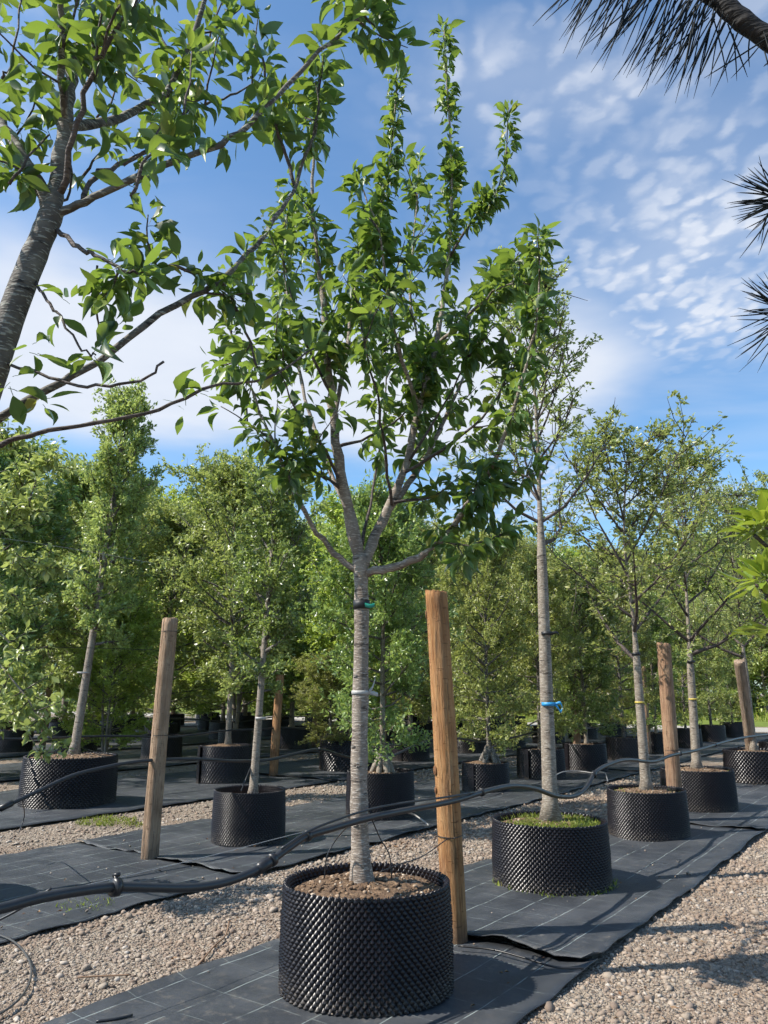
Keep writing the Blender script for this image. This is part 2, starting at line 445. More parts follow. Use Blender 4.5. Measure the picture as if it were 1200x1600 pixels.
def mat_gravel():
    m, t, b, o = new_mat('gravel_bed'); co = objco(t)
    v = t.n('ShaderNodeTexVoronoi'); t.put(v.inputs['Vector'], t.mapping(co, (1, 1, 1))); v.inputs['Scale'].default_value = 42
    v.inputs['Randomness'].default_value = 1
    v2 = t.n('ShaderNodeTexVoronoi'); t.put(v2.inputs['Vector'], co); v2.inputs['Scale'].default_value = 95
    sp = t.n('ShaderNodeSeparateColor'); t.link(v.outputs['Color'], sp.inputs[0])
    sp2 = t.n('ShaderNodeSeparateColor'); t.link(v2.outputs['Color'], sp2.inputs[0])
    rnd = t.m('ADD', t.m('MULTIPLY', sp.outputs[0], .6), t.m('MULTIPLY', sp2.outputs[1], .4))
    col = t.ramp(rnd, [(.1, (.17, .125, .09)), (.35, (.235, .185, .135)), (.6, (.30, .245, .185)), (.9, (.40, .345, .275))])
    big = t.noise(co, .9, 4, .6); mid = t.noise(co, 3.5, 4, .65)
    col = t.mix(t.m('MULTIPLY', t.sstep(big, .44, .64), .5), col, (.24, .16, .105))
    col = t.mix(t.m('MULTIPLY', t.sstep(mid, .55, .75), .5), col, (.19, .12, .075))
    t.link(col, b.inputs['Base Color']); b.inputs['Roughness'].default_value = .92
    h = t.m('ADD', t.m('MULTIPLY', v.outputs['Distance'], -1.0), t.m('MULTIPLY', v2.outputs['Distance'], -.5))
    bump(t, b, h, .9, .03)
    return m
M_GRAVEL = mat_gravel()


def mat_stone():
    m, t, b, o = new_mat('gravel_stone')
    rnd = t.n('ShaderNodeNewGeometry').outputs['Random Per Island']; co = objco(t)
    col = t.ramp(rnd, [(0, (.15, .105, .075)), (.2, (.24, .185, .145)), (.45, (.285, .232, .178)), (.7, (.35, .295, .23)), (.88, (.39, .31, .24)), (1, (.50, .455, .39))])
    col = t.mix(t.m('MULTIPLY', t.sstep(t.noise(co, 1.1, 4, .6), .44, .64), .6), col, (.24, .155, .10))
    col = t.mix(t.m('MULTIPLY', t.noise(co, 120, 3), .4), col, (.25, .2, .16))
    t.link(col, b.inputs['Base Color']); b.inputs['Roughness'].default_value = .9
    bump(t, b, t.noise(co, 180, 3), .5, .004)
    return m
M_STONE = mat_stone()


def mat_membrane():
    m, t, b, o = new_mat('woven_weed_membrane')
    uv = t.n('ShaderNodeUVMap').outputs[0]
    sep = t.n('ShaderNodeSeparateXYZ'); t.link(uv, sep.inputs[0])
    def lines(c, period, half):
        f = t.m('PINGPONG', c, period / 2)
        return t.m('SUBTRACT', 1.0, t.sstep(f, half, half * 2.0))
    along = lines(sep.outputs[1], .29, .0016)
    across = t.m('MULTIPLY', lines(sep.outputs[0], .31, .0014), .45)
    ln = t.m('MULTIPLY', t.m('MAXIMUM', along, across), t.sstep(t.noise(uv, 7, 3, .6), .34, .58))
    dust = t.noise(uv, 1.6, 6, .68); dust2 = t.noise(uv, 14, 4, .7)
    weave = t.n('ShaderNodeTexWave', wave_type='BANDS', bands_direction='X'); t.link(uv, weave.inputs['Vector']); weave.inputs['Scale'].default_value = 130
    weave2 = t.n('ShaderNodeTexWave', wave_type='BANDS', bands_direction='Y'); t.link(uv, weave2.inputs['Vector']); weave2.inputs['Scale'].default_value = 130
    col = t.mix(t.sstep(dust, .35, .75), (.030, .034, .040), (.072, .078, .086))
    col = t.mix(t.m('MULTIPLY', t.m('MULTIPLY', t.sstep(dust2, .50, .70), t.sstep(t.noise(uv, .8, 4, .6), .42, .65)), .55), col, (.15, .135, .115))
    col = t.mix(t.m('MULTIPLY', ln, .85), col, (.36, .42, .40))
    t.link(col, b.inputs['Base Color'])
    t.link(t.m('ADD', .40, t.m('MULTIPLY', dust, .22)), b.inputs['Roughness']); b.inputs['Specular IOR Level'].default_value = .5
    bump(t, b, t.m('ADD', t.m('ADD', weave.outputs['Fac'], weave2.outputs['Fac']), t.m('MULTIPLY', dust2, 2.5)), .3, .007)
    return m
M_MEMBRANE = mat_membrane()

# ------------------------------------------------------------------ ground
S_, C_ = math.sin(ROW_AZ), math.cos(ROW_AZ)
def wob(x, s, k=5):
    r = np.random.default_rng(s); out = np.zeros_like(x, dtype=float)
    for i in range(k): out += np.sin(x * r.uniform(.6, 1.6) * (1.9 ** i) + r.uniform(0, 6.3)) / (1.6 ** i)
    return out / 2.0
def wob2(u, n, s, f0=1.0, k=5):
    r = np.random.default_rng(s); out = np.zeros_like(u, dtype=float)
    for i in range(k):
        a = r.uniform(0, 6.3); f = f0 * 1.7 ** i
        out += np.sin((u * math.cos(a) + n * math.sin(a)) * f + r.uniform(0, 6.3)) / 1.5 ** i
    return out / 2.2

mb = MB()
mb.add([(-600, -60, 0), (600, -60, 0), (600, 1100, 0), (-600, 1100, 0)], [(0, 1, 2, 3)])
structure('gravel_ground', mb.mesh('gravel_ground', M_GRAVEL))

STRIPS = [(-3.56, -1.80), (-7.35, -4.90), (-12.0, -8.75), (-16.6, -13.4), (-21.6, -18.3), (-26.6, -23.3), (-31.6, -28.3), (-36.8, -33.4)]
SEAMS = [[-4, 4.55, 9.75, 14.8, 33.2], [-4, 4.98, 15.5, 33.2], [-2, 10.9, 33.2], [2, 33.2], [4, 33.2], [6, 33.2], [8, 33.2], [8, 33.2]]


def membrane(i, j, n0, n1, u0, u1):
    du = .11 if i < 2 else (.2 if i < 3 else .6)
    nu = max(2, int((min(u1, 33.2) - u0) / du)); nn = 26 if i < 2 else (14 if i < 3 else 5)
    uu = np.linspace(u0, u1 + (.07 if u1 < 33 else 0), nu); tt = np.linspace(0, 1, nn)
    U, T = np.meshgrid(uu, tt, indexing='ij')
    e0 = n0 + .020 * wob(uu * 1.7, 11 + i)[:, None]; e1 = n1 + .011 * wob(uu * 2.1, 31 + i)[:, None]
    N = e0 + (e1 - e0) * T
    Z = .018 + .014 * wob2(U, N, 5 + i * 7 + j, 1.6, 6) + .0055 * wob2(U, N, 50 + i, 8, 4)
    edge = np.minimum(T, 1 - T) * (n1 - n0)
    Z += .012 * np.exp(-(edge / .05) ** 2) * (1 + wob(uu * 6, 3 + i)[:, None])
    Z = np.maximum(Z, .006)
    if j:                                                 # start of an overlapping sheet: a lifted, puckered edge
        d = U - u0
        Z += (.012 + .030 * np.abs(wob(N * 7, 77 + i + j))) * np.exp(-(d / .10) ** 2) + .004
        Usk = U + .04 * wob(N * 5, 9 + j) * np.exp(-(d / .2) ** 2)
    else: Usk = U
    X = Usk * S_ + N * C_; Y = Usk * C_ - N * S_
    V = np.stack((X, Y, Z), -1).reshape(-1, 3)
    a = np.arange(nu - 1)[:, None] * nn; b = np.arange(nn - 1)[None, :]
    F = np.stack((a + b, a + nn + b, a + nn + b + 1, a + b + 1), -1).reshape(-1, 4)
    # a hem turned down round the edge so that the sheet has a visible thickness
    me = mesh_np('weed_membrane', V, [F], M_MEMBRANE, True)
    uvl = me.uv_layers.new(name='UVMap')
    idx = np.zeros(len(me.loops), np.int32); me.loops.foreach_get('vertex_index', idx)
    UV = np.stack((Usk, N), -1).reshape(-1, 2)[idx]
    uvl.data.foreach_set('uv', UV.astype(np.float32).ravel())
    o = structure('weed_membrane', me)
    sm = o.modifiers.new('thick', 'SOLIDIFY'); sm.thickness = .006; sm.offset = -1
    return o
for i, (n0, n1) in enumerate(STRIPS):
    us = SEAMS[i]
    for j in range(len(us) - 1): membrane(i, j, n0, n1, us[j], us[j + 1])


def sheet(name, u0, u1, n0, n1, z, mat, nu=2, nn=2, zf=None):
    U, N = np.meshgrid(np.linspace(u0, u1, nu), np.linspace(n0, n1, nn), indexing='ij')
    Z = np.full_like(U, z) if zf is None else z + zf(U, N)
    V = np.stack((U * S_ + N * C_, U * C_ - N * S_, Z), -1).reshape(-1, 3)
    a = np.arange(nu - 1)[:, None] * nn; b = np.arange(nn - 1)[None, :]
    F = np.stack((a + b, a + nn + b, a + nn + b + 1, a + b + 1), -1).reshape(-1, 4)
    return structure(name, mesh_np(name, V, [F], mat, True))
M_ROAD = mat_plain('pale_road', (.36, .335, .295), .9, .2, .2, 3, .4)
M_VERGE = mat_plain('verge_grass', (.13, .17, .035), .9, .2, .5, 1.2, .6)
sheet('access_road', 34.3, 38.6, -95, 12, .008, M_ROAD)
sheet('grass_verge', 38.7, 75, -110, 25, .012, M_VERGE, 16, 60, lambda U, N: .9 * np.clip((U - 43) / 10, 0, 1) ** .7 + .12 * wob2(U, N, 4, .7))

# loose gravel: real stones near the camera
def ico():
    p = (1 + 5 ** .5) / 2
    v = np.array([(-1, p, 0), (1, p, 0), (-1, -p, 0), (1, -p, 0), (0, -1, p), (0, 1, p), (0, -1, -p), (0, 1, -p), (p, 0, -1), (p, 0, 1), (-p, 0, -1), (-p, 0, 1)]) / math.hypot(1, p)
    f = np.array([(0, 11, 5), (0, 5, 1), (0, 1, 7), (0, 7, 10), (0, 10, 11), (1, 5, 9), (5, 11, 4), (11, 10, 2), (10, 7, 6), (7, 1, 8), (3, 9, 4), (3, 4, 2), (3, 2, 6), (3, 6, 8), (3, 8, 9), (4, 9, 5), (2, 4, 11), (6, 2, 10), (8, 6, 7), (9, 8, 1)])
    return v, f
ICO_V, ICO_F = ico()
def stones(name, pos, size, mat, flat=.6):
    n = len(pos)
    J = ICO_V[None] * rng.uniform(.55, 1.25, (n, 12, 1))
    sc = np.stack((rng.uniform(.7, 1.3, n), rng.uniform(.6, 1.0, n), rng.uniform(.4, .8, n) * flat / .6), -1) * size[:, None]
    J = J * sc[:, None, :]
    a = rng.uniform(0, 6.28, n); tl = rng.uniform(-.5, .5, n)
    c, s = np.cos(a)[:, None], np.sin(a)[:, None]
    y, z = J[..., 1] * np.cos(tl)[:, None] - J[..., 2] * np.sin(tl)[:, None], J[..., 1] * np.sin(tl)[:, None] + J[..., 2] * np.cos(tl)[:, None]
    x = J[..., 0]
    V = np.stack((x * c - y * s, x * s + y * c, z), -1) + pos[:, None, :]
    F = (ICO_F[None] + (np.arange(n) * 12)[:, None, None]).reshape(-1, 3)
    return mesh_np(name, V.reshape(-1, 3), [F], mat)
def in_view(X, Y, m=30):
    px, py, z = project(np.stack((X, Y, np.zeros_like(X)), -1))
    return (px > -m) & (px < 1200 + m) & (py < 1600 + 60) & (z > .3)
def gravel_zone(n0, n1, u0, u1, dens):
    k = int((u1 - u0) * (n1 - n0) * dens)
    u = rng.uniform(u0, u1, k); n = rng.uniform(n0, n1, k)
    X, Y = u * S_ + n * C_, u * C_ - n * S_
    d = np.hypot(X, Y)
    keep = in_view(X, Y) & (rng.uniform(0, 1, k) < np.clip((5.2 / d) ** 1.6, .05, 1))
    X, Y, d = X[keep], Y[keep], d[keep]
    s = rng.lognormal(-5.0, .6, len(X)) * np.clip((d / 5.5) ** .75, .85, 2.6)
    s = np.minimum(s, .034)
    return np.stack((X, Y, s * rng.uniform(-.2, .32, len(X))), -1), s
parts = [gravel_zone(-1.80, 1.2, 2.4, 15, 4200), gravel_zone(-4.90, -3.57, .6, 16, 4200), gravel_zone(-8.72, -7.38, 2, 18, 1500), gravel_zone(-13.3, -12.0, 4, 20, 500)]
gp = np.concatenate([p for p, s in parts]); gs = np.concatenate([s for p, s in parts])
tag(link('loose_gravel', stones('loose_gravel', gp, gs, M_STONE)), 'pale beige loose gravel lying between the black membrane strips', 'gravel', kind='stuff')

# dry leaf litter caught in the gravel
M_LITTER = mat_leaf('dry_litter', [(0, (.10, .05, .025)), (.5, (.20, .11, .055)), (1, (.33, .22, .12))], (.3, .2, .1), .1, .8, .2)
k = 7000
u = rng.uniform(1, 13, k); n = np.where(rng.uniform(0, 1, k) < .5, rng.uniform(-4.85, -3.6, k), rng.uniform(-1.78, 1.2, k)); n = np.where(rng.uniform(0, 1, k) < .22, rng.uniform(-7.3, -1.85, k), n)
X, Y = u * S_ + n * C_, u * C_ - n * S_
kp = in_view(X, Y) & (wob2(u, n, 21, 1.6, 5) + rng.normal(0, .35, k) > .35); X, Y = X[kp], Y[kp]; k = len(X)
lm = MB(); leaf_batch(lm, np.stack((X, Y, rng.uniform(.012, .034, k)), -1), np.stack((rng.normal(0, 1, k), rng.normal(0, 1, k), rng.normal(0, .15, k)), -1), np.stack((rng.normal(0, .3, k), rng.normal(0, .3, k), np.ones(k)), -1), rng.uniform(.012, .045, k), rng.uniform(.12, .5, k))
tag(link('leaf_litter', lm.mesh('leaf_litter', M_LITTER)), 'brown dry leaf litter scattered over the pale gravel', 'litter', kind='stuff')

# stray pebbles on the membranes
k = 420
u = rng.uniform(2.0, 15, k); n = np.where(rng.uniform(0, 1, k) < .6, rng.uniform(-7.3, -4.95, k), rng.uniform(-3.5, -1.85, k))
X, Y = u * S_ + n * C_, u * C_ - n * S_
kp = in_view(X, Y) & (rng.uniform(0, 1, k) < .75)
X, Y = X[kp], Y[kp]; s = np.minimum(rng.lognormal(-4.75, .45, len(X)), .022)
tag(link('stray_pebbles', stones('stray_pebbles', np.stack((X, Y, .026 + s * .4), -1), s, M_STONE)), 'small pale pebbles strewn on the black membrane', 'pebbles', kind='stuff')


# ------------------------------------------------------------------ pots
def studded_wall(r, h, seg, rows, seed, depth=.020):
    rg = np.random.default_rng(seed); mb = MB()
    cir = 2 * math.pi * r / seg; pitch = h / rows
    def shape(a, z):                          # slightly out of round, leaning, bulging sheet
        k = 1 +  .024 * np.sin(2 * a + seed) + .014 * np.sin(3 * a + 2 * seed) + .012 * (1 - 2 * z / h) + .012 * np.sin(math.pi * z / h)
        return k
    A = np.linspace(0, 2 * math.pi, seg * 2 + 1)[:-1]; Zs = np.linspace(0, h, 9)
    def cyl(rr, flip):
        AA, ZZ = np.meshgrid(A, Zs)
        k = rr * shape(AA, ZZ)
        V = np.stack((k * np.cos(AA), k * np.sin(AA), ZZ), -1).reshape(-1, 3); s2 = len(A)
        i = np.arange(len(Zs) - 1)[:, None] * s2; j = np.arange(s2)[None, :]; kk = (j + 1) % s2
        F = np.stack((i + j, i + kk, i + s2 + kk, i + s2 + j), -1).reshape(-1, 4)
        mb.add(V, F[:, ::-1] if flip else F)
    cyl(r, False); cyl(r - .006, True)
    def cones(js, sgn, dz=0, dep=depth, top=False):
        jj, ii = np.meshgrid(js, np.arange(seg), indexing='ij')
        a = ((ii + .5 * (jj % 2)) / seg * 2 * math.pi).ravel(); z = ((jj + .5) * pitch + dz).ravel()
        if sgn < 0: a = a + math.pi / seg
        rr = r * shape(a, z)
        n = len(a); bs, bz = cir * .47, min(pitch * .98, cir * .62)
        er = np.stack((np.cos(a), np.sin(a), 0 * a), -1); et = np.stack((-np.sin(a), np.cos(a), 0 * a), -1); ez = np.array((0, 0, 1.))
        c = er * rr[:, None] + ez * z[:, None]
        out = (dep * rg.uniform(.85, 1.15, n))[:, None] * sgn
        off = np.array([(1, 0), (0, 1), (-1, 0), (0, -1)], float)
        base = [c + et * bs * o[0] + ez * bz * o[1] * (1 if not top else .8) + er * sgn * .0005 for o in off]
        tip = [c + er * out + et * bs * .17 * o[0] + ez * bz * .17 * o[1] for o in off]
        V = np.stack(base + tip, 1); b0 = (np.arange(n) * 8)[:, None, None]
        F = np.array([(0, 1, 5, 4), (1, 2, 6, 5), (2, 3, 7, 6), (3, 0, 4, 7), (4, 5, 6, 7)])
        V[..., 2] = np.maximum(V[..., 2], .001)
        mb.add(V.reshape(-1, 3), (F[None] + b0).reshape(-1, 4))
    cones(np.arange(rows), 1)
    cones(np.array([rows - 1, rows - 2, rows - 3]), -1)
    # rim: cut-through half studs make a toothed edge
    a = (np.arange(seg) + .5 * (rows % 2)) / seg * 2 * math.pi
    rr = r * shape(a, h)
    for q in range(seg):
        e = np.array((math.cos(a[q]), math.sin(a[q]), 0)); tt = np.array((-math.sin(a[q]), math.cos(a[q]), 0))
        c = e * rr[q] + np.array((0, 0, h)); w = cir * .36; hh = .012 * rg.uniform(.7, 1.3)
        V = [c - tt * w - e * .006, c + tt * w - e * .006, c + tt * w + e * .004, c - tt * w + e * .004,
             c - tt * w * .4 + e * .010 + (0, 0, hh), c + tt * w * .4 + e * .010 + (0, 0, hh), c + tt * w * .4 + e * .018 + (0, 0, hh * .6), c - tt * w * .4 + e * .018 + (0, 0, hh * .6)]
        mb.add(V, [(0, 1, 5, 4), (1, 2, 6, 5), (2, 3, 7, 6), (3, 0, 4, 7), (4, 5, 6, 7)])
    return mb.mesh('studded_wall', M_POT)


def soil_disc(r, seed):
    rg = np.random.default_rng(seed); V = [(0, 0, .05)]; rings = 14; seg = 40
    for i in range(1, rings + 1):
        for j in range(seg):
            a = j / seg * 2 * math.pi; q = r * i / rings
            V.append((q * math.cos(a), q * math.sin(a), .05 * (1 - (i / rings) ** 2) + rg.uniform(-.011, .011)))
    T = [(0, 1 + j, 1 + (j + 1) % seg) for j in range(seg)]; Q = []
    for i in range(rings - 1):
        for j in range(seg):
            k = (j + 1) % seg; Q.append((1 + i * seg + j, 1 + (i + 1) * seg + j, 1 + (i + 1) * seg + k, 1 + i * seg + k))
    return mesh_np('soil', V, [np.array(T), np.array(Q)], M_SOIL, True)


def seam_mesh():
    mb = MB(); w = .05
    xs = np.linspace(-w, w, 5); zs = np.linspace(0, 1, 26)
    X, Z = np.meshgrid(xs, zs); V = np.stack((X, np.full_like(X, -.016) - .004 * ((np.arange(26) % 2)[:, None]), Z), -1).reshape(-1, 3)
    a = np.arange(25)[:, None] * 5; b = np.arange(4)[None, :]
    mb.add(V, np.stack((a + b, a + b + 1, a + 6 + b, a + 5 + b), -1).reshape(-1, 4))
    V2 = V.copy(); V2[:, 1] += .02
    mb.add(V2, np.stack((a + b, a + 5 + b, a + 6 + b, a + b + 1), -1).reshape(-1, 4))
    for z in (.15, .5, .85):
        lathe(mb, [(.0, .0), (.014, .0), (.014, .01), (0, .014)], 6, (0, 0, 0))
        v = mb.V[-1]; mb.V[-1] = np.stack((v[:, 0], -.018 - v[:, 2], z + v[:, 1]), -1)
    return mb.mesh('overlap_seam', M_POT)


POT_NEAR = studded_wall(.44, .5, 78, 26, 3, .018)
POT_NEAR2 = studded_wall(.44, .5, 76, 26, 8, .017)
POT_MID = studded_wall(.44, .5, 52, 16, 5)
POT_FAR = studded_wall(.44, .5, 40, 11, 6, .016)
SOIL = [soil_disc(.425, 1), soil_disc(.425, 2)]
SEAM = seam_mesh()


def clods(r, seed, n=110):
    rg = np.random.default_rng(seed); a = rg.uniform(0, 6.28, n); q = r * np.sqrt(rg.uniform(0, 1, n))
    s = np.minimum(rg.lognormal(-4.7, .4, n), .022)
    return stones('soil_clods', np.stack((q * np.cos(a), q * np.sin(a), .048 * (1 - (q / r) ** 2) + s * .3), -1), s, M_CLOD)
CLODS = clods(.41, 4, 700)


def pot(label, c, r, h, wall, seed, seam_ang=None, soil=True, group=None, drop=.055):
    rg = random.Random(seed)
    o = thing('nursery_pot', label, 'plant pot', (c[0], c[1], .016), group)
    w = link('studded_wall', wall, o); w.scale = ((r - .018) / .44, (r - .018) / .44, h / .5); w.rotation_euler.z = rg.uniform(0, 6.28)
    if soil:
        s = link('soil', SOIL[seed % 2], o, (0, 0, h - drop)); s.scale = ((r - .018) / .44, (r - .018) / .44, 1); s.rotation_euler.z = rg.uniform(0, 6.28)
        if wall in (POT_NEAR, POT_NEAR2):
            cl = link('soil_clods', CLODS, s); cl['kind'] = 'stuff'
    if seam_ang is not None:
        sm = link('overlap_seam', SEAM, o, (math.sin(seam_ang) * r * 1.01, -math.cos(seam_ang) * r * 1.01, 0)); sm.scale = (1, 1, h * 1.02); sm.rotation_euler.z = seam_ang
    return o


# ------------------------------------------------------------------ posts
def post_mesh(hh, r, seed, seg=56):
    rg = np.random.default_rng(seed); mb = MB(); nz = 44
    a = np.arange(seg) / seg * 2 * math.pi; V = []
    prof = 1 + .04 * np.sin(2 * a + seed) + .025 * np.sin(3 * a + seed * 2) + .012 * np.sin(7 * a + seed)
    fl = rg.uniform(0, 6.28, 3)                               # shaved flats
    for f in fl: prof -= .05 * np.exp(-((np.angle(np.exp(1j * (a - f)))) / .22) ** 2)
    splits = [(rg.integers(0, seg), rg.uniform(-.3, .8) * hh, rg.uniform(.4, 1.3), rg.uniform(.07, .16), rg.uniform(-3, 3)) for _ in range(9)]
    bow = rg.uniform(-.012, .012, 2)
    for i in range(nz):
        t = i / (nz - 1); z = hh * t
        k = r * prof * (1.04 - .07 * t) * (1 + .014 * math.sin(z * 5 + seed) + .010 * np.sin(a * 5 + z * 7)) + rg.uniform(-.0009, .0009, seg)
        for c, z0, ln, dp, dr in splits:
            if z0 < z < z0 + ln:
                w = math.sin(math.pi * (z - z0) / ln); j = int(c + dr * (z - z0) / ln) % seg
                k[j] -= r * dp * w
        zz = np.full(seg, z) if i < nz - 1 else z + rg.uniform(-.009, .007, seg) + .012 * np.sin(a + seed)
        V.append(np.stack((k * np.cos(a) + bow[0] * math.sin(math.pi * t), k * np.sin(a) + bow[1] * math.sin(math.pi * t), zz), -1))
    V.append(V[-1] * np.array((.93, .93, 1)) + (0, 0, .003))
    V = np.concatenate(V + [np.array([(0, 0, hh + .002)])]); n = nz + 1
    i = np.arange(n - 1)[:, None] * seg; j = np.arange(seg)[None, :]; k = (j + 1) % seg
    F = np.stack((i + j, i + k, i + seg + k, i + seg + j), -1).reshape(-1, 4); q = np.arange(seg)
    T = np.stack(((n - 1) * seg + q, (n - 1) * seg + (q + 1) % seg, np.full(seg, len(V) - 1)), -1)
    mb.add(V, F, T); return mb


def post(label, base, top, r, mat, seed, knots=(), wire_z=(), group='timber posts along the tree rows'):
    base = np.asarray(base, float); top = np.asarray(top, float)
    d = top - base; L = np.linalg.norm(d)
    o = thing('timber_post', label, 'post', tuple(base), group)
    o.rotation_euler = Vector(d).to_track_quat('Z', 'Y').to_euler()
    link('pole', post_mesh(L, r, seed).mesh('pole', mat), o)
    for z, ang, s in knots:
        mb = MB(); lathe(mb, [(s, 0), (s * .9, .004), (s * .55, .001), (s * .4, .005), (0, .006)], 10)
        v = mb.V[-1]; mb.V[-1] = np.stack((v[:, 0], -v[:, 2], v[:, 1] * 1.3), -1)
        k = link('knot', mb.mesh('knot', M_KNOT), o, (math.sin(ang) * r * .99, -math.cos(ang) * r * .99, z)); k.rotation_euler.z = ang
    for z in wire_z:
        mb = MB(); aa = np.linspace(0, 6.4, 26)
        tube(mb, np.stack((np.cos(aa) * r * 1.04, np.sin(aa) * r * 1.04, z + .012 * np.sin(aa * .5)), -1), .0028, 4)
        link('binding_wire', mb.mesh('binding_wire', M_FITTING), o)
    return o
M_KNOT = mat_plain('timber_knot', (.16, .075, .035), .8, .3, .5, 60)

post('tall orange brown timber post standing right behind the nearest pot', (.44, 5.22, 0), at_depth(682, 926, 5.2), .078, M_POST_NEW, 3,
     [(2.02, -.2, .022), (1.02, .1, .024), (.9, .0, .016), (.55, -.2, .012)], (.62,))
post('weathered leaning timber post left of the pot holding a slim trunk', (*at_row(233, 1347, -6.15)[:2], 0), at_depth(266, 968, 7.66), .075, M_POST_OLD, 5, [(1.5, .4, .015)], (1.1, 2.08))
bx = un_xy(9.95, -2.78)
post('orange brown timber post standing between third and fourth pots of nearest row', (*bx, 0), at_depth(1037, 1006, bx[1] + .02), .082, M_POST_NEW, 7, [(1.7, -.2, .02), (1.2, .3, .016)], (.78, .82))
post('grey weathered post leaning at right edge before the pot', (*at_row(1180, 1226, -2.95)[:2], 0), at_depth(1155, 1033, 13.2), .085, M_POST_OLD, 9, [], (.9,))
post('slim orange post rising beside the third row seam', (*at_row(427, 1216, -10.2)[:2], 0), at_depth(437, 1085, 14.8) + (0, 0, .35), .075, M_POST_NEW, 11)
post('orange post in front of dark pots in the second row', (*at_row(904, 1204, -6.15)[:2], 0), at_depth(893, 1040, 16.2), .08, M_POST_NEW, 13)


# ------------------------------------------------------------------ trees
def gen_tree(seed, H, clear, Rc, nleaf, ll, lw, tr, prof='oval', el=(25, 70), nb=30, sub=6, curve=.25, multi=1, inner=.25, drop=.0, leafup=.35, jit=.05, wander=.03):
    rg = np.random.default_rng(seed)
    trunk, br = MB(), MB(); segs = []
    for s in range(multi):
        k = 9; z = np.linspace(0, H * (1 if multi == 1 else rg.uniform(.75, 1)), k)
        a0 = rg.uniform(0, 6.28) if multi == 1 else s / multi * 6.28 + rg.uniform(-.4, .4)
        spread = 0 if multi == 1 else Rc * rg.uniform(.25, .5)
        wx = np.cumsum(rg.normal(0, wander, k)) * (z / H) ** .7; wy = np.cumsum(rg.normal(0, wander, k)) * (z / H) ** .7
        lift = np.clip((z - clear) / (H - clear), 0, 1) if multi == 1 else 1
        wx, wy = wx * lift, wy * lift
        P = np.stack((wx + spread * (z / H) * math.cos(a0), wy + spread * (z / H) * math.sin(a0), z), -1)
        P = catmull(P, 3); zz = P[:, 2] / H
        rad = tr * (.18 + .82 * (1 - np.clip(zz, 0, 1)) ** .8) * (1 if multi == 1 else .6)
        rad = rad * (1 + .7 * np.exp(-P[:, 2] / .06))
        if prof in ('vase', 'cone'): rad = rad * (1 - .45 * np.clip((P[:, 2] - clear) / .5, 0, 1))
        tube(trunk, P, rad, 9)
        n = max(3, nb // multi)
        for b in range(n):
            t = ((b + rg.uniform(0, .9)) / n) ** .85
            zb = clear + (P[-1, 2] * .985 - clear) * t
            i = min(np.searchsorted(P[:, 2], zb), len(P) - 1); o = P[i]
            az = b * 2.39996 + rg.uniform(-.5, .5) + s
            if prof == 'oval': w = math.sin(math.pi * (.16 + .80 * t)) ** .8
            elif prof == 'col': w = (.75 + .5 * math.sin(math.pi * t)) * (1 - t ** 6) * .8
            elif prof == 'vase': w = .45 + .65 * math.sin(math.pi * min(1, .25 + t * .75))
            else: w = 1.05 - .75 * t
            ln = Rc * w * rg.uniform(.65, 1.12)
            e = R(el[0] + (el[1] - el[0]) * t + rg.uniform(-12, 12))
            d = np.array((math.cos(az) * math.cos(e), math.sin(az) * math.cos(e), math.sin(e)))
            L = ln / max(.35, math.cos(e)) if prof != 'vase' else ln * 1.35
            L = min(L, Rc * 2.2)
            Q = [o]; q = o.copy()
            for m_ in range(4):
                d = norm(d + np.array((0, 0, curve * .35)) + rg.normal(0, .09, 3)); q = q + d * L / 4; Q.append(q)
            Q = np.array(Q); Q[:, 2] = np.minimum(Q[:, 2], H * 1.03)
            r0 = min(rad[i] * (.95 if prof == 'vase' else .7), tr * .42 * (L / Rc) ** .6 + .003)
            tube(br, Q, np.linspace(r0, .0035, 5), 5, False)
            for m_ in range(1, 4): segs.append((Q[m_], Q[m_ + 1], .8))
            for c in range(sub):
                f = rg.uniform(inner, 1) * 4; i0 = min(3, int(f)); p0 = Q[i0] + (Q[i0 + 1] - Q[i0]) * (f - i0)
                d2 = norm(d * .55 + rg.normal(0, .62, 3) + np.array((0, 0, .25 - drop))); l2 = L * rg.uniform(.18, .42)
                p1 = p0 + d2 * l2 * .5; p2 = p1 + norm(d2 + rg.normal(0, .25, 3) + (0, 0, .15 - drop)) * l2 * .5
                tube(br, np.array((p0, p1, p2)), np.array((.0065, .0045, .002)) * (.6 + tr * 8), 3, False)
                segs += [(p0, p1, .7), (p1, p2, 1.9)]
    A = np.array([s[0] for s in segs]); B = np.array([s[1] for s in segs]); wt = np.array([s[2] for s in segs]) * np.linalg.norm(B - A, axis=1)
    ncl = nleaf // 6; nleaf = ncl * 6                        # leaves sit in rosettes on the twigs
    idx = rg.choice(len(segs), ncl, p=wt / wt.sum()); f = rg.uniform(0, 1, (ncl, 1))
    O = A[idx] + (B[idx] - A[idx]) * f + rg.normal(0, jit * .7, (ncl, 3))
    idx = np.repeat(idx, 6); O = np.repeat(O, 6, 0) + rg.normal(0, ll * .32, (nleaf, 3))
    out = O.copy(); out[:, 2] = 0; out = norm(out)
    D = norm(norm(B[idx] - A[idx]) * .5 + out * .4 + rg.normal(0, .6, (nleaf, 3)) + (0, 0, .1 - drop))
    N = norm(rg.normal(0, .75, (nleaf, 3)) + (0, 0, .5 + leafup))
    lf = MB(); leaf_batch(lf, O, D, N, ll * rg.uniform(.6, 1.15, nleaf), lw * rg.uniform(.85, 1.15, nleaf))
    return trunk, br, lf


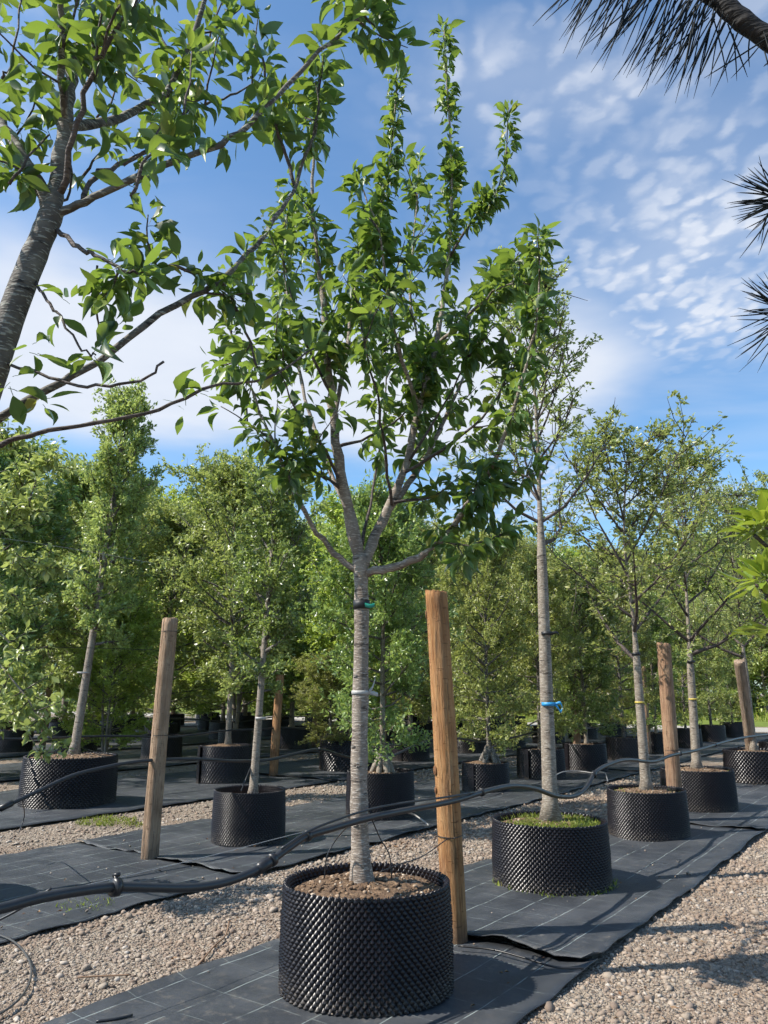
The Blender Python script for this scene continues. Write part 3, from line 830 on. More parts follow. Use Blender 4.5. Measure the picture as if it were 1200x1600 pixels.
class Species:
    def __init__(self, name, leaf, bark, twig=None, **kw):
        tk, br, lf = gen_tree(**kw)
        self.trunk = tk.mesh('trunk', bark, True); self.br = br.mesh('branches', twig or bark, True); self.lf = lf.mesh('crown', leaf)
        self.H = kw['H']
    def place(self, name, label, cat, xy, h, wscale=1.0, rot=0, group=None, z=.0, lean=(0, 0)):
        o = thing(name, label, cat, (xy[0], xy[1], z), group)
        k = (h - z) / self.H; o.rotation_euler = (lean[0], lean[1], rot)
        for nm, me in (('trunk', self.trunk), ('branches', self.br), ('crown', self.lf)):
            c = link(nm, me, o); c.scale = (k * wscale, k * wscale, k)
            if nm == 'crown': c['kind'] = 'stuff'
        return o


SP = {}
SP['ever1'] = Species('ever1', M_EVER, M_BARK_GREY, M_BARK_DARK, seed=11, H=3.7, clear=1.05, Rc=.62, nleaf=13000, ll=.066, lw=.5, tr=.055, prof='col', el=(5, 70), nb=36, sub=9, jit=.05)
SP['ever2'] = Species('ever2', M_EVER, M_BARK_GREY, M_BARK_DARK, seed=12, H=4.0, clear=.22, Rc=1.25, nleaf=26000, ll=.088, lw=.45, tr=.05, prof='col', el=(-10, 65), nb=60, sub=9, jit=.08)
SP['olive1'] = Species('olive1', M_OLIVE, M_BARK_DARK, None, seed=13, H=4.2, clear=.25, Rc=1.3, nleaf=28000, ll=.080, lw=.42, tr=.055, prof='oval', el=(-15, 75), nb=60, sub=10, drop=.15, jit=.08)
SP['olive2'] = Species('olive2', M_OLIVE, M_BARK_DARK, None, seed=14, H=4.2, clear=.22, Rc=1.25, nleaf=28000, ll=.082, lw=.40, tr=.05, prof='col', el=(-15, 70), nb=60, sub=10, drop=.2, jit=.08)
SP['col1'] = Species('col1', M_PEAR, M_BARK_GREY, M_BARK_DARK, seed=15, H=6.0, clear=1.6, Rc=.85, nleaf=19000, ll=.088, lw=.48, tr=.085, prof='col', el=(0, 60), nb=60, sub=8, jit=.06)
SP['bright1'] = Species('bright1', M_BRIGHT, M_BARK_GREY, M_BARK_DARK, seed=16, H=5.6, clear=.4, Rc=1.75, nleaf=30000, ll=.115, lw=.45, tr=.06, prof='oval', el=(-5, 72), nb=64, sub=9, jit=.09)
SP['bright2'] = Species('bright2', M_BRIGHT, M_BARK_GREY, M_BARK_DARK, seed=17, H=5.8, clear=.45, Rc=1.6, nleaf=30000, ll=.115, lw=.44, tr=.07, prof='oval', el=(0, 75), nb=66, sub=9, multi=3, jit=.09)
SP['pear1'] = Species('pear1', M_PEAR, M_BARK_GREY, M_BARK_DARK, seed=18, H=5.6, clear=.9, Rc=1.65, nleaf=26000, ll=.10, lw=.5, tr=.065, prof='oval', el=(0, 72), nb=58, sub=9, jit=.08)
SP['pear2'] = Species('pear2', M_PEAR, M_BARK_GREY, M_BARK_DARK, seed=19, H=5.6, clear=.35, Rc=1.7, nleaf=26000, ll=.10, lw=.48, tr=.065, prof='oval', el=(5, 75), nb=60, sub=9, jit=.08)
SP['wood1'] = Species('wood1', M_OLIVE, M_BARK_GREY, M_BARK_DARK, seed=20, H=9.0, clear=.5, Rc=2.6, nleaf=24000, ll=.22, lw=.5, tr=.09, prof='oval', el=(-5, 75), nb=60, sub=9, jit=.18)
SP['wood2'] = Species('wood2', M_BRIGHT, M_BARK_GREY, M_BARK_DARK, seed=21, H=9.0, clear=.4, Rc=2.7, nleaf=24000, ll=.22, lw=.5, tr=.10, prof='oval', el=(-5, 75), nb=60, sub=9, jit=.18)
SP['slim'] = Species('slim', M_PEAR, M_BARK_GREY, M_TWIG, seed=32, H=5.0, clear=2.35, Rc=1.05, nleaf=8600, ll=.047, lw=.5, tr=.062, prof='cone', el=(15, 80), nb=30, sub=11, curve=.9, jit=.035, wander=.02)
SP['apple'] = Species('apple', M_PEAR, M_BARK_GREY, M_TWIG, seed=41, H=4.2, clear=1.5, Rc=1.15, nleaf=7800, ll=.066, lw=.52, tr=.055, prof='vase', el=(28, 58), nb=22, sub=13, inner=.08, curve=.3, jit=.04, wander=.05)
SP['apple2'] = Species('apple2', M_PEAR, M_BARK_GREY, M_TWIG, seed=44, H=4.6, clear=1.5, Rc=1.2, nleaf=8600, ll=.066, lw=.5, tr=.06, prof='vase', el=(25, 60), nb=24, sub=13, inner=.08, curve=.3, jit=.04, wander=.04)

GP = 'round studded black nursery pots'
# --- row A (nearest)
pot('large studded black pot nearest the camera with brown soil', (-.09, 4.47), .44, .505, POT_NEAR, 1, drop=.05)
pot('studded black pot topped with bright green grass', (1.35, 6.69), .455, .48, POT_NEAR2, 2, drop=.055)
pot('studded black pot just behind the grassy pot in nearest row', (2.83, 8.79), .42, .47, POT_NEAR, 3, drop=.05)
pot('fourth studded pot of nearest row, behind an orange post', (4.17, 10.77), .475, .50, POT_NEAR2, 4, drop=.04)
pot('studded pot at right edge behind the grey leaning post', (6.42, 13.94), .5, .52, POT_MID, 5)
pot('black pot farthest along nearest row at right edge', un_xy(18.3, -2.85), .46, .5, POT_FAR, 6)
# --- row B
pot('studded black pot on second strip right of the weathered leaning post', (-1.40, 8.51), .385, .50, POT_NEAR2, 7, seam_ang=None, drop=.11)
pot('studded black pot half hidden behind the nearest trunk', (-.05, 10.07), .42, .54, POT_NEAR, 8, -.9)
pot('low studded pot holding the tree with the swollen root', (1.59, 12.71), .38, .42, POT_MID, 9, -.7, drop=.03)
pot('black pot behind the trunk with the blue ribbon', (2.82, 14.48), .43, .51, POT_MID, 10, -.8)
pot('black pot with grey seam behind the slim orange post', (3.93, 15.77), .43, .52, POT_MID, 11, -1.1)
for q, (u_, lab) in enumerate([(18.1, 'sixth black pot along the second row'), (20.6, 'seventh black pot along the second row'), (23.4, 'eighth black pot along the second row, near the pale road'), (26.4, 'ninth black pot along the second row, near the pale road'), (29.5, 'last black pot of second row before the pale road')]):
    pot(lab, un_xy(u_, -6.1), .42, .5, POT_FAR, 12 + q)
# --- row C
pot('big wide studded pot at left with columnar tree', (-4.37, 11.25), .63, .63, POT_NEAR, 20, drop=.03)
pot('studded pot with a ribbed side seam behind the weathered post', (-2.76, 13.96), .46, .60, POT_MID, 21, -.95, drop=.03)
pot('studded pot on third strip left of the nearest trunk', (-.68, 16.08), .6, .58, POT_MID, 22)
pot('studded pot on third strip just left of orange post', (.60, 18.09), .43, .6, POT_MID, 23, -.6)
pot('studded pot on third strip just right of orange post', (2.16, 20.41), .44, .56, POT_MID, 24, .3)
for q, u_ in enumerate([20.05, 22.8, 25.6, 28.6]):
    pot('%s black pot along third row, deep in the shade' % ORD[5 + q], un_xy(u_, -10), .48, .5, POT_FAR, 25 + q)

# --- trees of rows B and C
GT = 'container trees standing in rows'
SP['slim'].place('pear_tree', 'slender sparse tree with pale trunk and blue ribbon', 'tree', (1.36, 6.69), 5.15, 1.12, .9, GT, .44, (0, R(1.7)))
SP['apple'].place('apple_tree', 'open branched tree in third pot of nearest row', 'tree', (2.84, 8.8), 4.25, 1.15, 2.2, GT, .42, (0, R(0)))
SP['apple2'].place('apple_tree', 'open branched tree with pale trunk in fourth pot of nearest row', 'tree', (4.17, 10.77), 4.65, 1.15, .4, GT, .45, (0, R(2)))
SP['apple2'].place('apple_tree', 'leafy tree behind the grey leaning post at right edge', 'tree', (6.42, 13.94), 4.9, 1.0, 3.4, GT, .45)
SP['apple'].place('apple_tree', 'leafy tree farthest along nearest row at right edge', 'tree', un_xy(18.3, -2.85), 5.2, 1.1, 1.4, GT, .45)
SP['ever1'].place('evergreen_tree', 'narrow dark evergreen in pot right of weathered leaning post', 'tree', (-1.38, 8.55), 3.75, .95, .6, GT, .40, (0, R(2.5)))
SP['ever2'].place('evergreen_tree', 'bushy evergreen right behind the nearest trunk', 'tree', (-.02, 10.07), 3.9, .9, 1.9, GT, .46)
SP['olive1'].place('evergreen_tree', 'rounded tree on swollen root right of tall orange post', 'tree', (1.66, 12.71), 3.75, .85, .3, GT, .38)
SP['olive2'].place('evergreen_tree', 'olive green bush behind the trunk with blue ribbon', 'tree', (2.82, 14.48), 4.0, .95, 2.7, GT, .45)
SP['ever2'].place('evergreen_tree', 'dark drooping bush behind the slim orange post', 'tree', (3.98, 15.77), 3.9, .95, 4.2, GT, .45)
for q, (u_, s_, h_) in enumerate([(18.1, 'olive1', 3.9), (20.6, 'ever2', 3.8), (23.4, 'olive2', 3.8), (26.4, 'olive1', 4.0), (29.5, 'olive2', 4.0)]):
    SP[s_].place('evergreen_tree', '%s bushy tree along the second row' % ORD[5 + q], 'tree', un_xy(u_, -6.1), h_, .95, q * 1.7, GT, .4)
SP['col1'].place('pear_tree', 'tall columnar tree rising from the big wide pot at left', 'tree', (-4.35, 11.27), 6.1, .85, .5, GT, .58, (0, R(4)))
SP['pear1'].place('pear_tree', 'tall tree in the pot behind the weathered post', 'tree', (-2.72, 13.98), 5.2, 1.0, 2.1, GT, .55)
SP['bright2'].place('bushy_tree', 'bushy tree on third strip left of the nearest trunk', 'tree', (-.68, 16.08), 5.2, 1.0, .4, GT, .5)
SP['olive1'].place('bushy_tree', 'bushy tree on third strip behind the orange post', 'tree', (.60, 18.09), 5.0, 1.05, 3.0, GT, .5)
SP['olive2'].place('bushy_tree', 'bushy tree on third strip right of the orange post', 'tree', (2.16, 20.41), 5.0, 1.1, 5.0, GT, .5)
for q, (u_, s_) in enumerate([(20.05, 'olive1'), (22.8, 'ever2'), (25.6, 'olive2'), (28.6, 'olive1')]):
    SP[s_].place('bushy_tree', '%s bushy tree along the third row' % ORD[5 + q], 'tree', un_xy(u_, -10), 5.3, 1.15, q * 2.1 + 1, GT, .45)

SP['olive2'].place('low_bush', 'pale narrow leaved bush in pot left of the nearest trunk', 'bush', (-1.05, 15.75), 2.1, 1.6, 2.0, GT, .42)
SP['bright2'].place('low_bush', 'bright leafy bush among pots right of weathered leaning post', 'bush', un_xy(9.7, -13.6), 3.2, 1.3, 1.0, GT, .02)
# --- rows D to G
rr = random.Random(5)
for ri, (n_, u0, u1, hh) in enumerate([(-14.9, 7.6, 32, 6.0), (-19.8, 9.4, 32, 6.8), (-24.9, 11.5, 32, 7.4), (-30.0, 14, 32, 7.8)]):
    u_ = u0; q = 0
    while u_ < u1:
        xy = un_xy(u_, n_ + rr.uniform(-.15, .15))
        px, py, zc = project(np.array([(xy[0], xy[1], 3.0)])); ok = -90 < px[0] < 1290
        if ok:
            far = 'row %s back' % ['fourth', 'fifth', 'sixth', 'seventh', 'eighth'][ri]
            far = '%s row' % ['fourth', 'fifth', 'sixth', 'seventh', 'eighth'][ri]
            pot('%s black pot from the left in the %s' % (ORD[q], far), xy, rr.uniform(.42, .56), rr.uniform(.5, .58), POT_FAR, 60 + q + ri * 20, group=GP)
            s_ = rr.choice(['bright1', 'bright2', 'pear1', 'pear2', 'bright1', 'ever2'])
            SP[s_].place('bushy_tree', '%s leafy tree from the left in the %s' % (ORD[q], far), 'tree', xy, hh * rr.uniform(.85, 1.08), rr.uniform(.95, 1.25), rr.uniform(0, 6), GT, .46)
            q += 1
        u_ += rr.uniform(2.0, 2.5)
# --- wood beyond the road
q = 0
for px_ in (-60, 30, 110, 190, 265, 345, 420, 495, 570, 640, 715, 785, 850, 910, 965, 1015, 1055, 1090, 1125, 1160, 1195, 1240, 990, 1075, 1140, 1215):
    u_ = rr.uniform(45.5, 49) if q < 22 else rr.uniform(53, 58)
    th = math.atan2((px_ - 600) / FPX, math.cos(PITCH) + math.tan(PITCH) * math.sin(PITCH))
    dist = u_ / math.cos(ROW_AZ - th); xy = (math.sin(th) * dist, math.cos(th) * dist)
    w_ = 1.0 if px_ > 900 else 1.35
    place_ = ('%s tall tree from the left in the wood beyond the road' % ORD[q]) if q < 14 else ('%s tree from the right in the wood beyond the road' % ORD[25 - q])
    SP[rr.choice(['wood1', 'wood2', 'wood1'])].place('woodland_tree', place_, 'tree', xy, rr.uniform(7.5, 9.5) * (1 if px_ > 700 else 1.15), w_, rr.uniform(0, 6), 'wood beyond the road', .4)
    q += 1
for q, (u_, n_, lab) in enumerate([(31.8, -12.2, 'low bush right of centre before the pale road'), (32.2, -16.8, 'low bush between third and fourth rows before pale road'), (32.6, -19.0, 'low bush at the end of the fifth row by the road'), (31.5, -22.2, 'low bush between fifth and sixth rows by the road'), (32.3, -26.6, 'low bush beyond the sixth row by the road'), (30.2, -28.0, 'low bush deep between the sixth and seventh rows'), (32.4, -32.5, 'low bush beyond the seventh row by the road'), (30.8, -34.5, 'low bush past the seventh row left of centre'), (31.2, -38.5, 'low bush far left beyond the rows by the road'), (32.5, -42.5, 'low bush at far left edge by the pale road'), (28.5, -40.5, 'low bush far left in front of the pale road')]):
    SP[['bright1', 'olive1', 'ever2'][q % 3]].place('low_bush', lab, 'bush', un_xy(u_, n_), 2.3 + .5 * (q % 3), 1.75, q * 1.3, 'low bushes before the road', 0.02)
# more posts deep in the rows
for q, (n_, u_, lab) in enumerate([(-10.1, 14.2, 'brown post deep in the third row behind the nearest trunk'), (-14.9, 10.2, 'dark brown post left of the weathered leaning post'), (-14.9, 17.6, 'brown post among shaded pots of the fourth row'), (-19.8, 12.2, 'brown post among shaded pots of the fifth row'), (-6.15, 20.0, 'pale post with tape among second row trees'), (-2.9, 20.4, 'post far along nearest row at right edge')]):
    x, y = un_xy(u_, n_)
    post(lab, (x, y, 0), (x + .03, y, 2.15), .075, M_POST_OLD if q % 2 else M_POST_NEW, 40 + q)


# ------------------------------------------------------------------ hand-laid trees (the two cherries)
class Laid:
    """a tree whose limbs follow the photograph, each in its own depth; shoots and leaf spurs grow from them"""
    def __init__(self, seed, ks=1, kn=1, kl=1): self.ks, self.kn, self.kl = ks, kn, kl; self.rg = np.random.default_rng(seed); self.limbs = []; self.O = []; self.D = []; self.N = []; self.L = []
    def limb(self, pts, Y0, r0, r1, name='limb'):
        P = np.array([at_depth(x, y, Y0 + dy) for x, y, dy in pts]); P = catmull(P, 4)
        P[1:-1] += self.rg.normal(0, .004, (len(P) - 2, 3))
        rad = r1 + (r0 - r1) * (1 - np.linspace(0, 1, len(P))) ** 1.1
        rad = rad * (1 + .07 * self.rg.normal(0, 1, len(P)).clip(-1.5, 1.5))
        self.limbs.append((P, rad, name)); return P
    def spur(self, p, ax, n, ll, droop=.55, up=0.0):
        rg = self.rg
        a = rg.uniform(0, 6.28) + np.arange(n) * 2.4 + rg.normal(0, .3, n)
        ax = ax / (np.linalg.norm(ax) + 1e-9)
        ref = np.array((0, 0, 1.)) if abs(ax[2]) < .8 else np.array((1., 0, 0))
        s = np.cross(ax, ref); s /= np.linalg.norm(s); t = np.cross(ax, s)
        out = np.cos(a)[:, None] * s + np.sin(a)[:, None] * t
        D = out * .8 + ax * rg.uniform(.0, .5, (n, 1)) + rg.normal(0, .2, (n, 3)); D[:, 2] += up - droop * rg.uniform(.3, 1.3, n)
        D = norm(D); pet = ll * .28
        N = norm(np.array((0, 0, 1.)) + rg.normal(0, .45, (n, 3)) + out * .3)
        self.O.append(p + D * pet + rg.normal(0, .008, (n, 3))); self.D.append(D); self.N.append(N); self.L.append(ll * rg.uniform(.45, 1.25, n))
    def grow(self, P, twigs, f0, f1, nspur, nshoot, lshoot, ll, up=.5, droop=.7, shoot_droop=0.0, nl=(3, 6), smax=1.0):
        rg = self.rg; m = len(P) - 1; nspur = round(nspur * self.ks); nshoot = round(nshoot * self.kn); lshoot *= self.kl
        def pt(f):
            x = f * m; i = min(m - 1, int(x)); return P[i] + (P[i + 1] - P[i]) * (x - i), norm(P[i + 1] - P[i])
        for f in rg.uniform(f0, f1, nspur):
            p, d = pt(f); self.spur(p, norm(rg.normal(0, 1, 3) + d * .4 + (0, 0, .3)), rg.integers(*nl), ll, droop)
        for f in rg.uniform(f0, min(f1, smax), nshoot):
            p, d = pt(f); h = rg.normal(0, 1, 3); h -= d * np.dot(h, d)
            dd = norm(norm(h) * .8 + d * .5 + np.array((0, 0, up))); L = lshoot * rg.uniform(.5, 1.3)
            Q = [p]
            for k in range(4):
                dd = norm(dd + rg.normal(0, .14, 3) + np.array((0, 0, .10 - shoot_droop))); Q.append(Q[-1] + dd * L / 4)
            Q = np.array(Q); tube(twigs, Q, np.linspace(.0052, .0022, 5), 4, False)
            for k in range(1, 5):
                for z in range(2):
                    g = rg.uniform(0, 1); self.spur(Q[k - 1] + (Q[k] - Q[k - 1]) * g, norm(Q[k] - Q[k - 1]), rg.integers(2, 5), ll, droop * .8)
            self.spur(Q[-1], norm(Q[-1] - Q[-2]), 4, ll * .95, .0, .25)
        p, d = pt(1.0); self.spur(p, d, 5, ll, .0, .45)
        self.spur(pt(.97)[0], d, 5, ll, .1, .2)
    def finish(self, root, leafmats, bark, nobj, twigs, twig_mat, width=.44):
        base = np.array(root.location)
        for P, rad, name in self.limbs:
            mb = MB(); tube(mb, P, rad, 12 if rad.max() > .02 else 7); link(name, mb.mesh(name, bark if rad.max() > .012 else twig_mat, True, base), root)
        link('twigs', twigs.mesh('twigs', twig_mat, True, base), root)['kind'] = 'stuff'
        O, D, N, L = np.concatenate(self.O), np.concatenate(self.D), np.concatenate(self.N), np.concatenate(self.L)
        ok = (O[:, 1] > .9); O, D, N, L = O[ok], D[ok], N[ok], L[ok]
        px, py, z = project(O); vis = (px > 5) & (px < 1195) & (py > 5) & (py < 1100) & (z > .3)
        order = np.argsort(-(L / z) * vis); sel = order[:nobj]; rest = order[nobj:]
        variants = [leaf_mesh('leaf', leafmats[1], b, width * w, t) for b, w, t in ((.6, 1, .2), (1.6, .95, -.6), (3.2, 1.05, .7), (2.4, .8, -.2), (-.4, 1.1, .4))]
        Dn = norm(D); S = norm(np.cross(N, Dn)); Z = np.cross(Dn, S)
        for q, i in enumerate(sel):
            o = link('leaf', variants[q % 5], root, tuple(O[i] - base))
            M = Matrix((tuple(Dn[i]), tuple(S[i]), tuple(Z[i]))).transposed()
            o.rotation_euler = M.to_euler(); l = float(L[i]); o.scale = (l, l, l)
        mb = MB(); leaf_batch(mb, O[rest], D[rest], N[rest], L[rest], width * rng.uniform(.85, 1.15, len(rest)), True)
        link('crown', mb.mesh('crown', leafmats[0], True, base), root)['kind'] = 'stuff'
        return len(O)


# cherry in the nearest pot
root = thing('cherry_tree', 'cherry tree with ringed grey trunk in the nearest pot', 'tree', (-.09, 4.47, .47))
T = Laid(101, .56, .8, 1.2); tw = MB(); Y0 = 4.47
tp = [(566, 1392, 0), (565, 1372, 0), (563, 1330, 0), (561, 1240, 0), (562, 1150, 0), (564, 1040, 0), (565, 960, 0), (564, 900, 0), (562, 868, 0)]
P = catmull(np.array([at_depth(x, y, Y0) for x, y, d in tp]), 6)
hz = P[:, 2]; rad = .050 - .010 * np.clip((hz - .5) / 1.8, 0, 1); rad = rad * (1 + .55 * np.exp(-np.clip(hz - .49, 0, 9) / .075)) * (1 + .03 * np.sin(hz * 23) + .03 * T.rg.normal(0, 1, len(hz)).clip(-1.5, 1.5))
rad[-6:] *= np.array((1.02, 1.06, 1.12, 1.16, 1.1, .95))
mb = MB(); tube(mb, P, rad, 20); link('trunk', mb.mesh('trunk', M_BARK_CHERRY, True, root.location), root)
for zk, ak, sk in ((.78, -.5, .012), (.98, .9, .010), (1.22, -.9, .012), (1.36, .3, .009), (1.62, -.8, .011), (1.83, .5, .010), (2.02, -.3, .013), (1.1, -.1, .008)):
    mb = MB(); lathe(mb, [(sk * 1.6, -.006), (sk * 1.1, .004), (sk * .6, .007), (0, .004)], 9)
    v = mb.V[-1]; mb.V[-1] = np.stack((v[:, 0] * 1.2, -v[:, 2], v[:, 1] * .7), -1)
    i = int(np.argmin(abs(P[:, 2] - zk))); c = P[i] - np.array(root.location) + np.array((math.sin(ak), -math.cos(ak), 0)) * rad[i] * .96
    kn = link('bud_scar', mb.mesh('bud_scar', M_BARK_DARK, True), root, tuple(c)); kn.rotation_euler.z = ak
LL = .110
m1 = T.limb([(563, 885, 0), (548, 812, 0), (531, 735, -.05), (522, 650, -.1), (513, 570, -.12), (506, 480, -.1), (497, 400, -.1), (488, 320, -.1), (490, 240, -.12), (496, 175, -.15)], Y0, .040, .005)
T.grow(m1, tw, .40, 1, 48, 13, .26, LL, .6, smax=.8)
m2 = T.limb([(568, 885, 0), (580, 852, .04), (603, 803, .1), (630, 740, .15), (655, 640, .2), (680, 540, .25), (698, 430, .3), (706, 300, .3), (702, 180, .32), (694, 45, .35)], Y0, .036, .004)
T.grow(m2, tw, .36, 1, 66, 13, .22, LL, .8, smax=.72)
T.grow(m2, tw, .70, 1, 120, 2, .12, LL * .78, .8, .45, smax=.85)
m2b = T.limb([(604, 802, .1), (648, 742, .25), (674, 698, .35), (706, 630, .5), (742, 550, .6), (772, 470, .7), (792, 420, .75)], Y0, .022, .004)
T.grow(m2b, tw, .28, 1, 28, 9, .2, LL, .6)
m3 = T.limb([(568, 897, 0), (604, 888, -.05), (642, 876, -.12), (690, 843, -.2), (722, 800, -.3), (755, 752, -.35), (785, 690, -.4), (812, 600, -.45), (840, 490, -.5), (843, 375, -.5)], Y0, .028, .004)
T.grow(m3, tw, .28, 1, 40, 11, .14, LL, .35, 1.0)
T.grow(m3, tw, .85, 1, 14, 0, .1, LL * .85, .3, .4)
m4 = T.limb([(560, 893, 0), (522, 864, 0), (488, 822, -.1), (462, 775, -.2), (440, 722, -.25), (412, 660, -.3), (385, 590, -.35), (352, 500, -.4)], Y0, .020, .004)
T.grow(m4, tw, .42, 1, 20, 6, .2, LL, .5)
m5 = T.limb([(541, 770, -.03), (490, 735, -.1), (440, 702, -.15), (390, 662, -.2), (345, 635, -.2)], Y0, .011, .003)
T.grow(m5, tw, .15, .8, 12, 5, .25, LL, .3)
m6 = T.limb([(524, 700, -.06), (578, 682, .1), (625, 650, .25), (662, 600, .4)], Y0, .011, .004)
T.grow(m6, tw, .2, 1, 14, 6, .26, LL, .5)
m7 = T.limb([(522, 655, -.1), (540, 560, .1), (556, 450, .2), (585, 350, .25), (610, 250, .3), (620, 105, .3)], Y0, .016, .004)
T.grow(m7, tw, .2, 1, 46, 9, .22, LL, .8, smax=.6)
T.grow(m7, tw, .56, 1, 90, 2, .1, LL * .8, .8, .45, smax=.8)
m8 = T.limb([(704, 400, .3), (735, 350, .2), (768, 312, .15), (788, 265, .1), (795, 168, .1)], Y0, .010, .003)
T.grow(m8, tw, .25, 1, 96, 2, .10, LL * .8, .8, .45, smax=.5)
m9 = T.limb([(615, 785, .1), (700, 772, .2), (780, 760, .3), (838, 738, .4)], Y0, .010, .004)
T.grow(m9, tw, .1, 1, 16, 7, .15, LL, .3, .7)
m10 = T.limb([(688, 845, -.2), (735, 852, -.3), (775, 838, -.4)], Y0, .010, .004)
T.grow(m10, tw, .3, 1, 14, 3, .2, LL, .1, .8)
m11 = T.limb([(546, 800, 0), (502, 700, .3), (472, 600, .5), (455, 500, .6), (442, 400, .7), (450, 330, .7)], Y0, .016, .004)
T.grow(m11, tw, .3, 1, 30, 10, .28, LL, .6)
m12 = T.limb([(655, 640, .2), (622, 540, -.1), (602, 440, -.3), (592, 360, -.4), (560, 280, -.4)], Y0, .014, .004)
T.grow(m12, tw, .15, 1, 30, 10, .28, LL, .6)
m13 = T.limb([(680, 540, .25), (735, 490, -.1), (780, 450, -.2), (815, 440, -.25)], Y0, .012, .004)
T.grow(m13, tw, .2, 1, 24, 6, .16, LL, .4)
m14 = T.limb([(632, 738, .15), (710, 690, -.2), (765, 640, -.3), (800, 570, -.3)], Y0, .012, .004)
T.grow(m14, tw, .3, 1, 18, 5, .16, LL, .3, .7)
m15 = T.limb([(640, 690, .2), (655, 560, .6), (640, 450, .8), (650, 330, .9), (655, 250, .9)], Y0, .013, .004)
T.grow(m15, tw, .2, 1, 30, 10, .28, LL, .6)
for pts, ns, nsh in ([[(566, 850, 0), (582, 770, .3), (596, 680, .5), (604, 580, .7), (598, 500, .8)], 26, 9], [[(536, 760, 0), (500, 690, -.3), (462, 640, -.5), (430, 560, -.6)], 22, 8],
                     [[(612, 790, .1), (600, 700, -.3), (590, 620, -.5), (570, 540, -.6), (560, 470, -.6)], 26, 9], [[(640, 720, .15), (690, 640, .0), (720, 580, -.2), (735, 520, -.3)], 20, 7], [[(520, 620, -.1), (480, 540, -.3), (455, 460, -.4), (440, 390, -.4)], 20, 7]):
    lq = T.limb(pts, Y0, .010, .0035); T.grow(lq, tw, .35, 1, int(ns * .75), int(nsh * .7), .22, LL, .5, .9)
nl1 = T.finish(root, (M_CHERRY, M_CHERRY_O), M_BARK_CHERRY, 300, tw, M_TWIG, .40)

# cherry whose crown hangs in at the upper left; its trunk and pot stand just outside the frame
b0 = at_depth(-20, 590, 2.25); bx0 = (-1.62, 2.2)
root = thing('cherry_tree', 'cherry tree reaching in from the upper left corner with lichen grey limbs', 'tree', (bx0[0], bx0[1], .47))
pot('studded black pot of the cherry tree at upper left', bx0, .44, .5, POT_NEAR, 90)
T = Laid(202, .46, .42, 1.1); tw = MB(); Y0 = 2.25
P = catmull(np.vstack(([(*bx0, .45), (bx0[0], bx0[1], .9), (bx0[0] + .05, bx0[1] + .02, 1.4)], [at_depth(x, y, Y0) for x, y in ((-70, 730), (-22, 610), (8, 520), (42, 428), (70, 360), (84, 325))])), 5)
rad = np.linspace(.054, .036, len(P)) * (1 + .025 * T.rg.normal(0, 1, len(P)).clip(-1.5, 1.5))
mb = MB(); tube(mb, P, rad, 20); link('trunk', mb.mesh('trunk', M_BARK_LICHEN, True, root.location), root)
LL = .092
l2 = T.limb([(82, 335, 0), (66, 300, 0), (45, 260, .02), (22, 220, .05), (-10, 170, .1), (-40, 120, .1)], Y0, .024, .015)
T.grow(l2, tw, .3, 1, 10, 5, .3, LL, .3)
l3 = T.limb([(84, 335, 0), (90, 280, 0), (100, 215, 0), (108, 150, .02), (115, 100, .03), (140, 75, .05), (165, 45, .05), (192, 0, .06), (215, -50, .1)], Y0, .029, .012)
T.grow(l3, tw, .45, .95, 14, 6, .3, LL, .3)
l3b = T.limb([(103, 190, 0), (96, 130, -.1), (95, 60, -.15), (98, 0, -.2), (100, -60, -.2)], Y0, .014, .008)
T.grow(l3b, tw, .1, 1, 18, 8, .3, LL, .2)
l3c = T.limb([(95, 300, -.04), (115, 215, -.15), (140, 130, -.22), (165, 70, -.28), (210, 5, -.3), (235, -40, -.3)], Y0, .011, .006)
T.grow(l3c, tw, .3, 1, 14, 5, .25, LL, .2)
l4 = T.limb([(108, 200, 0), (150, 193, .1), (190, 183, .2), (232, 163, .3), (268, 132, .35), (298, 65, .4), (322, -5, .4), (335, -60, .45)], Y0, .018, .010)
T.grow(l4, tw, .15, 1, 18, 9, .3, LL, .2, .6)
l5 = T.limb([(86, 338, 0), (120, 320, -.02), (180, 295, -.05), (275, 250, -.05), (345, 227, -.03), (400, 182, 0), (450, 132, .05), (515, 65, .1), (570, 18, .15), (600, -20, .2)], Y0, .014, .006)
T.grow(l5, tw, .45, 1, 36, 9, .25, LL, .15, .5)
l5b = T.limb([(130, 318, 0), (150, 275, .1), (200, 250, .3), (260, 215, .45), (300, 170, .6), (360, 150, .7), (400, 130, .8)], Y0, .010, .004)
T.grow(l5b, tw, .2, 1, 20, 7, .25, LL, .1)
l6 = T.limb([(90, 360, 0), (120, 385, -.05), (150, 398, -.08), (190, 422, -.1), (215, 428, -.1)], Y0, .009, .004)
T.grow(l6, tw, .55, 1, 8, 2, .15, LL, .4)
l7 = T.limb([(-60, 690, .1), (0, 652, .1), (75, 607, .1), (150, 566, .12), (250, 490, .2), (340, 440, .3), (386, 398, .4), (430, 342, .5), (462, 286, .6), (482, 230, .65), (497, 180, .7), (500, 110, .75)], Y0, .015, .006)
T.grow(l7, tw, .40, .62, 22, 3, .2, LL, .35)
T.grow(l7, tw, .80, 1, 22, 6, .25, LL, .3, .8)
l7b = T.limb([(460, 290, .6), (447, 240, .6), (432, 205, .55), (420, 150, .5), (410, 90, .45)], Y0, .008, .005)
T.grow(l7b, tw, .5, 1, 12, 4, .22, LL, .1)
l7c = T.limb([(330, 446, .29), (300, 425, .25), (255, 415, .2), (220, 425, .2)], Y0, .008, .004)
T.grow(l7c, tw, .2, 1, 12, 2, .18, LL, .4, .4)
l7d = T.limb([(345, 437, .3), (365, 470, .35), (385, 520, .4), (402, 575, .45)], Y0 + .0, .008, .004)
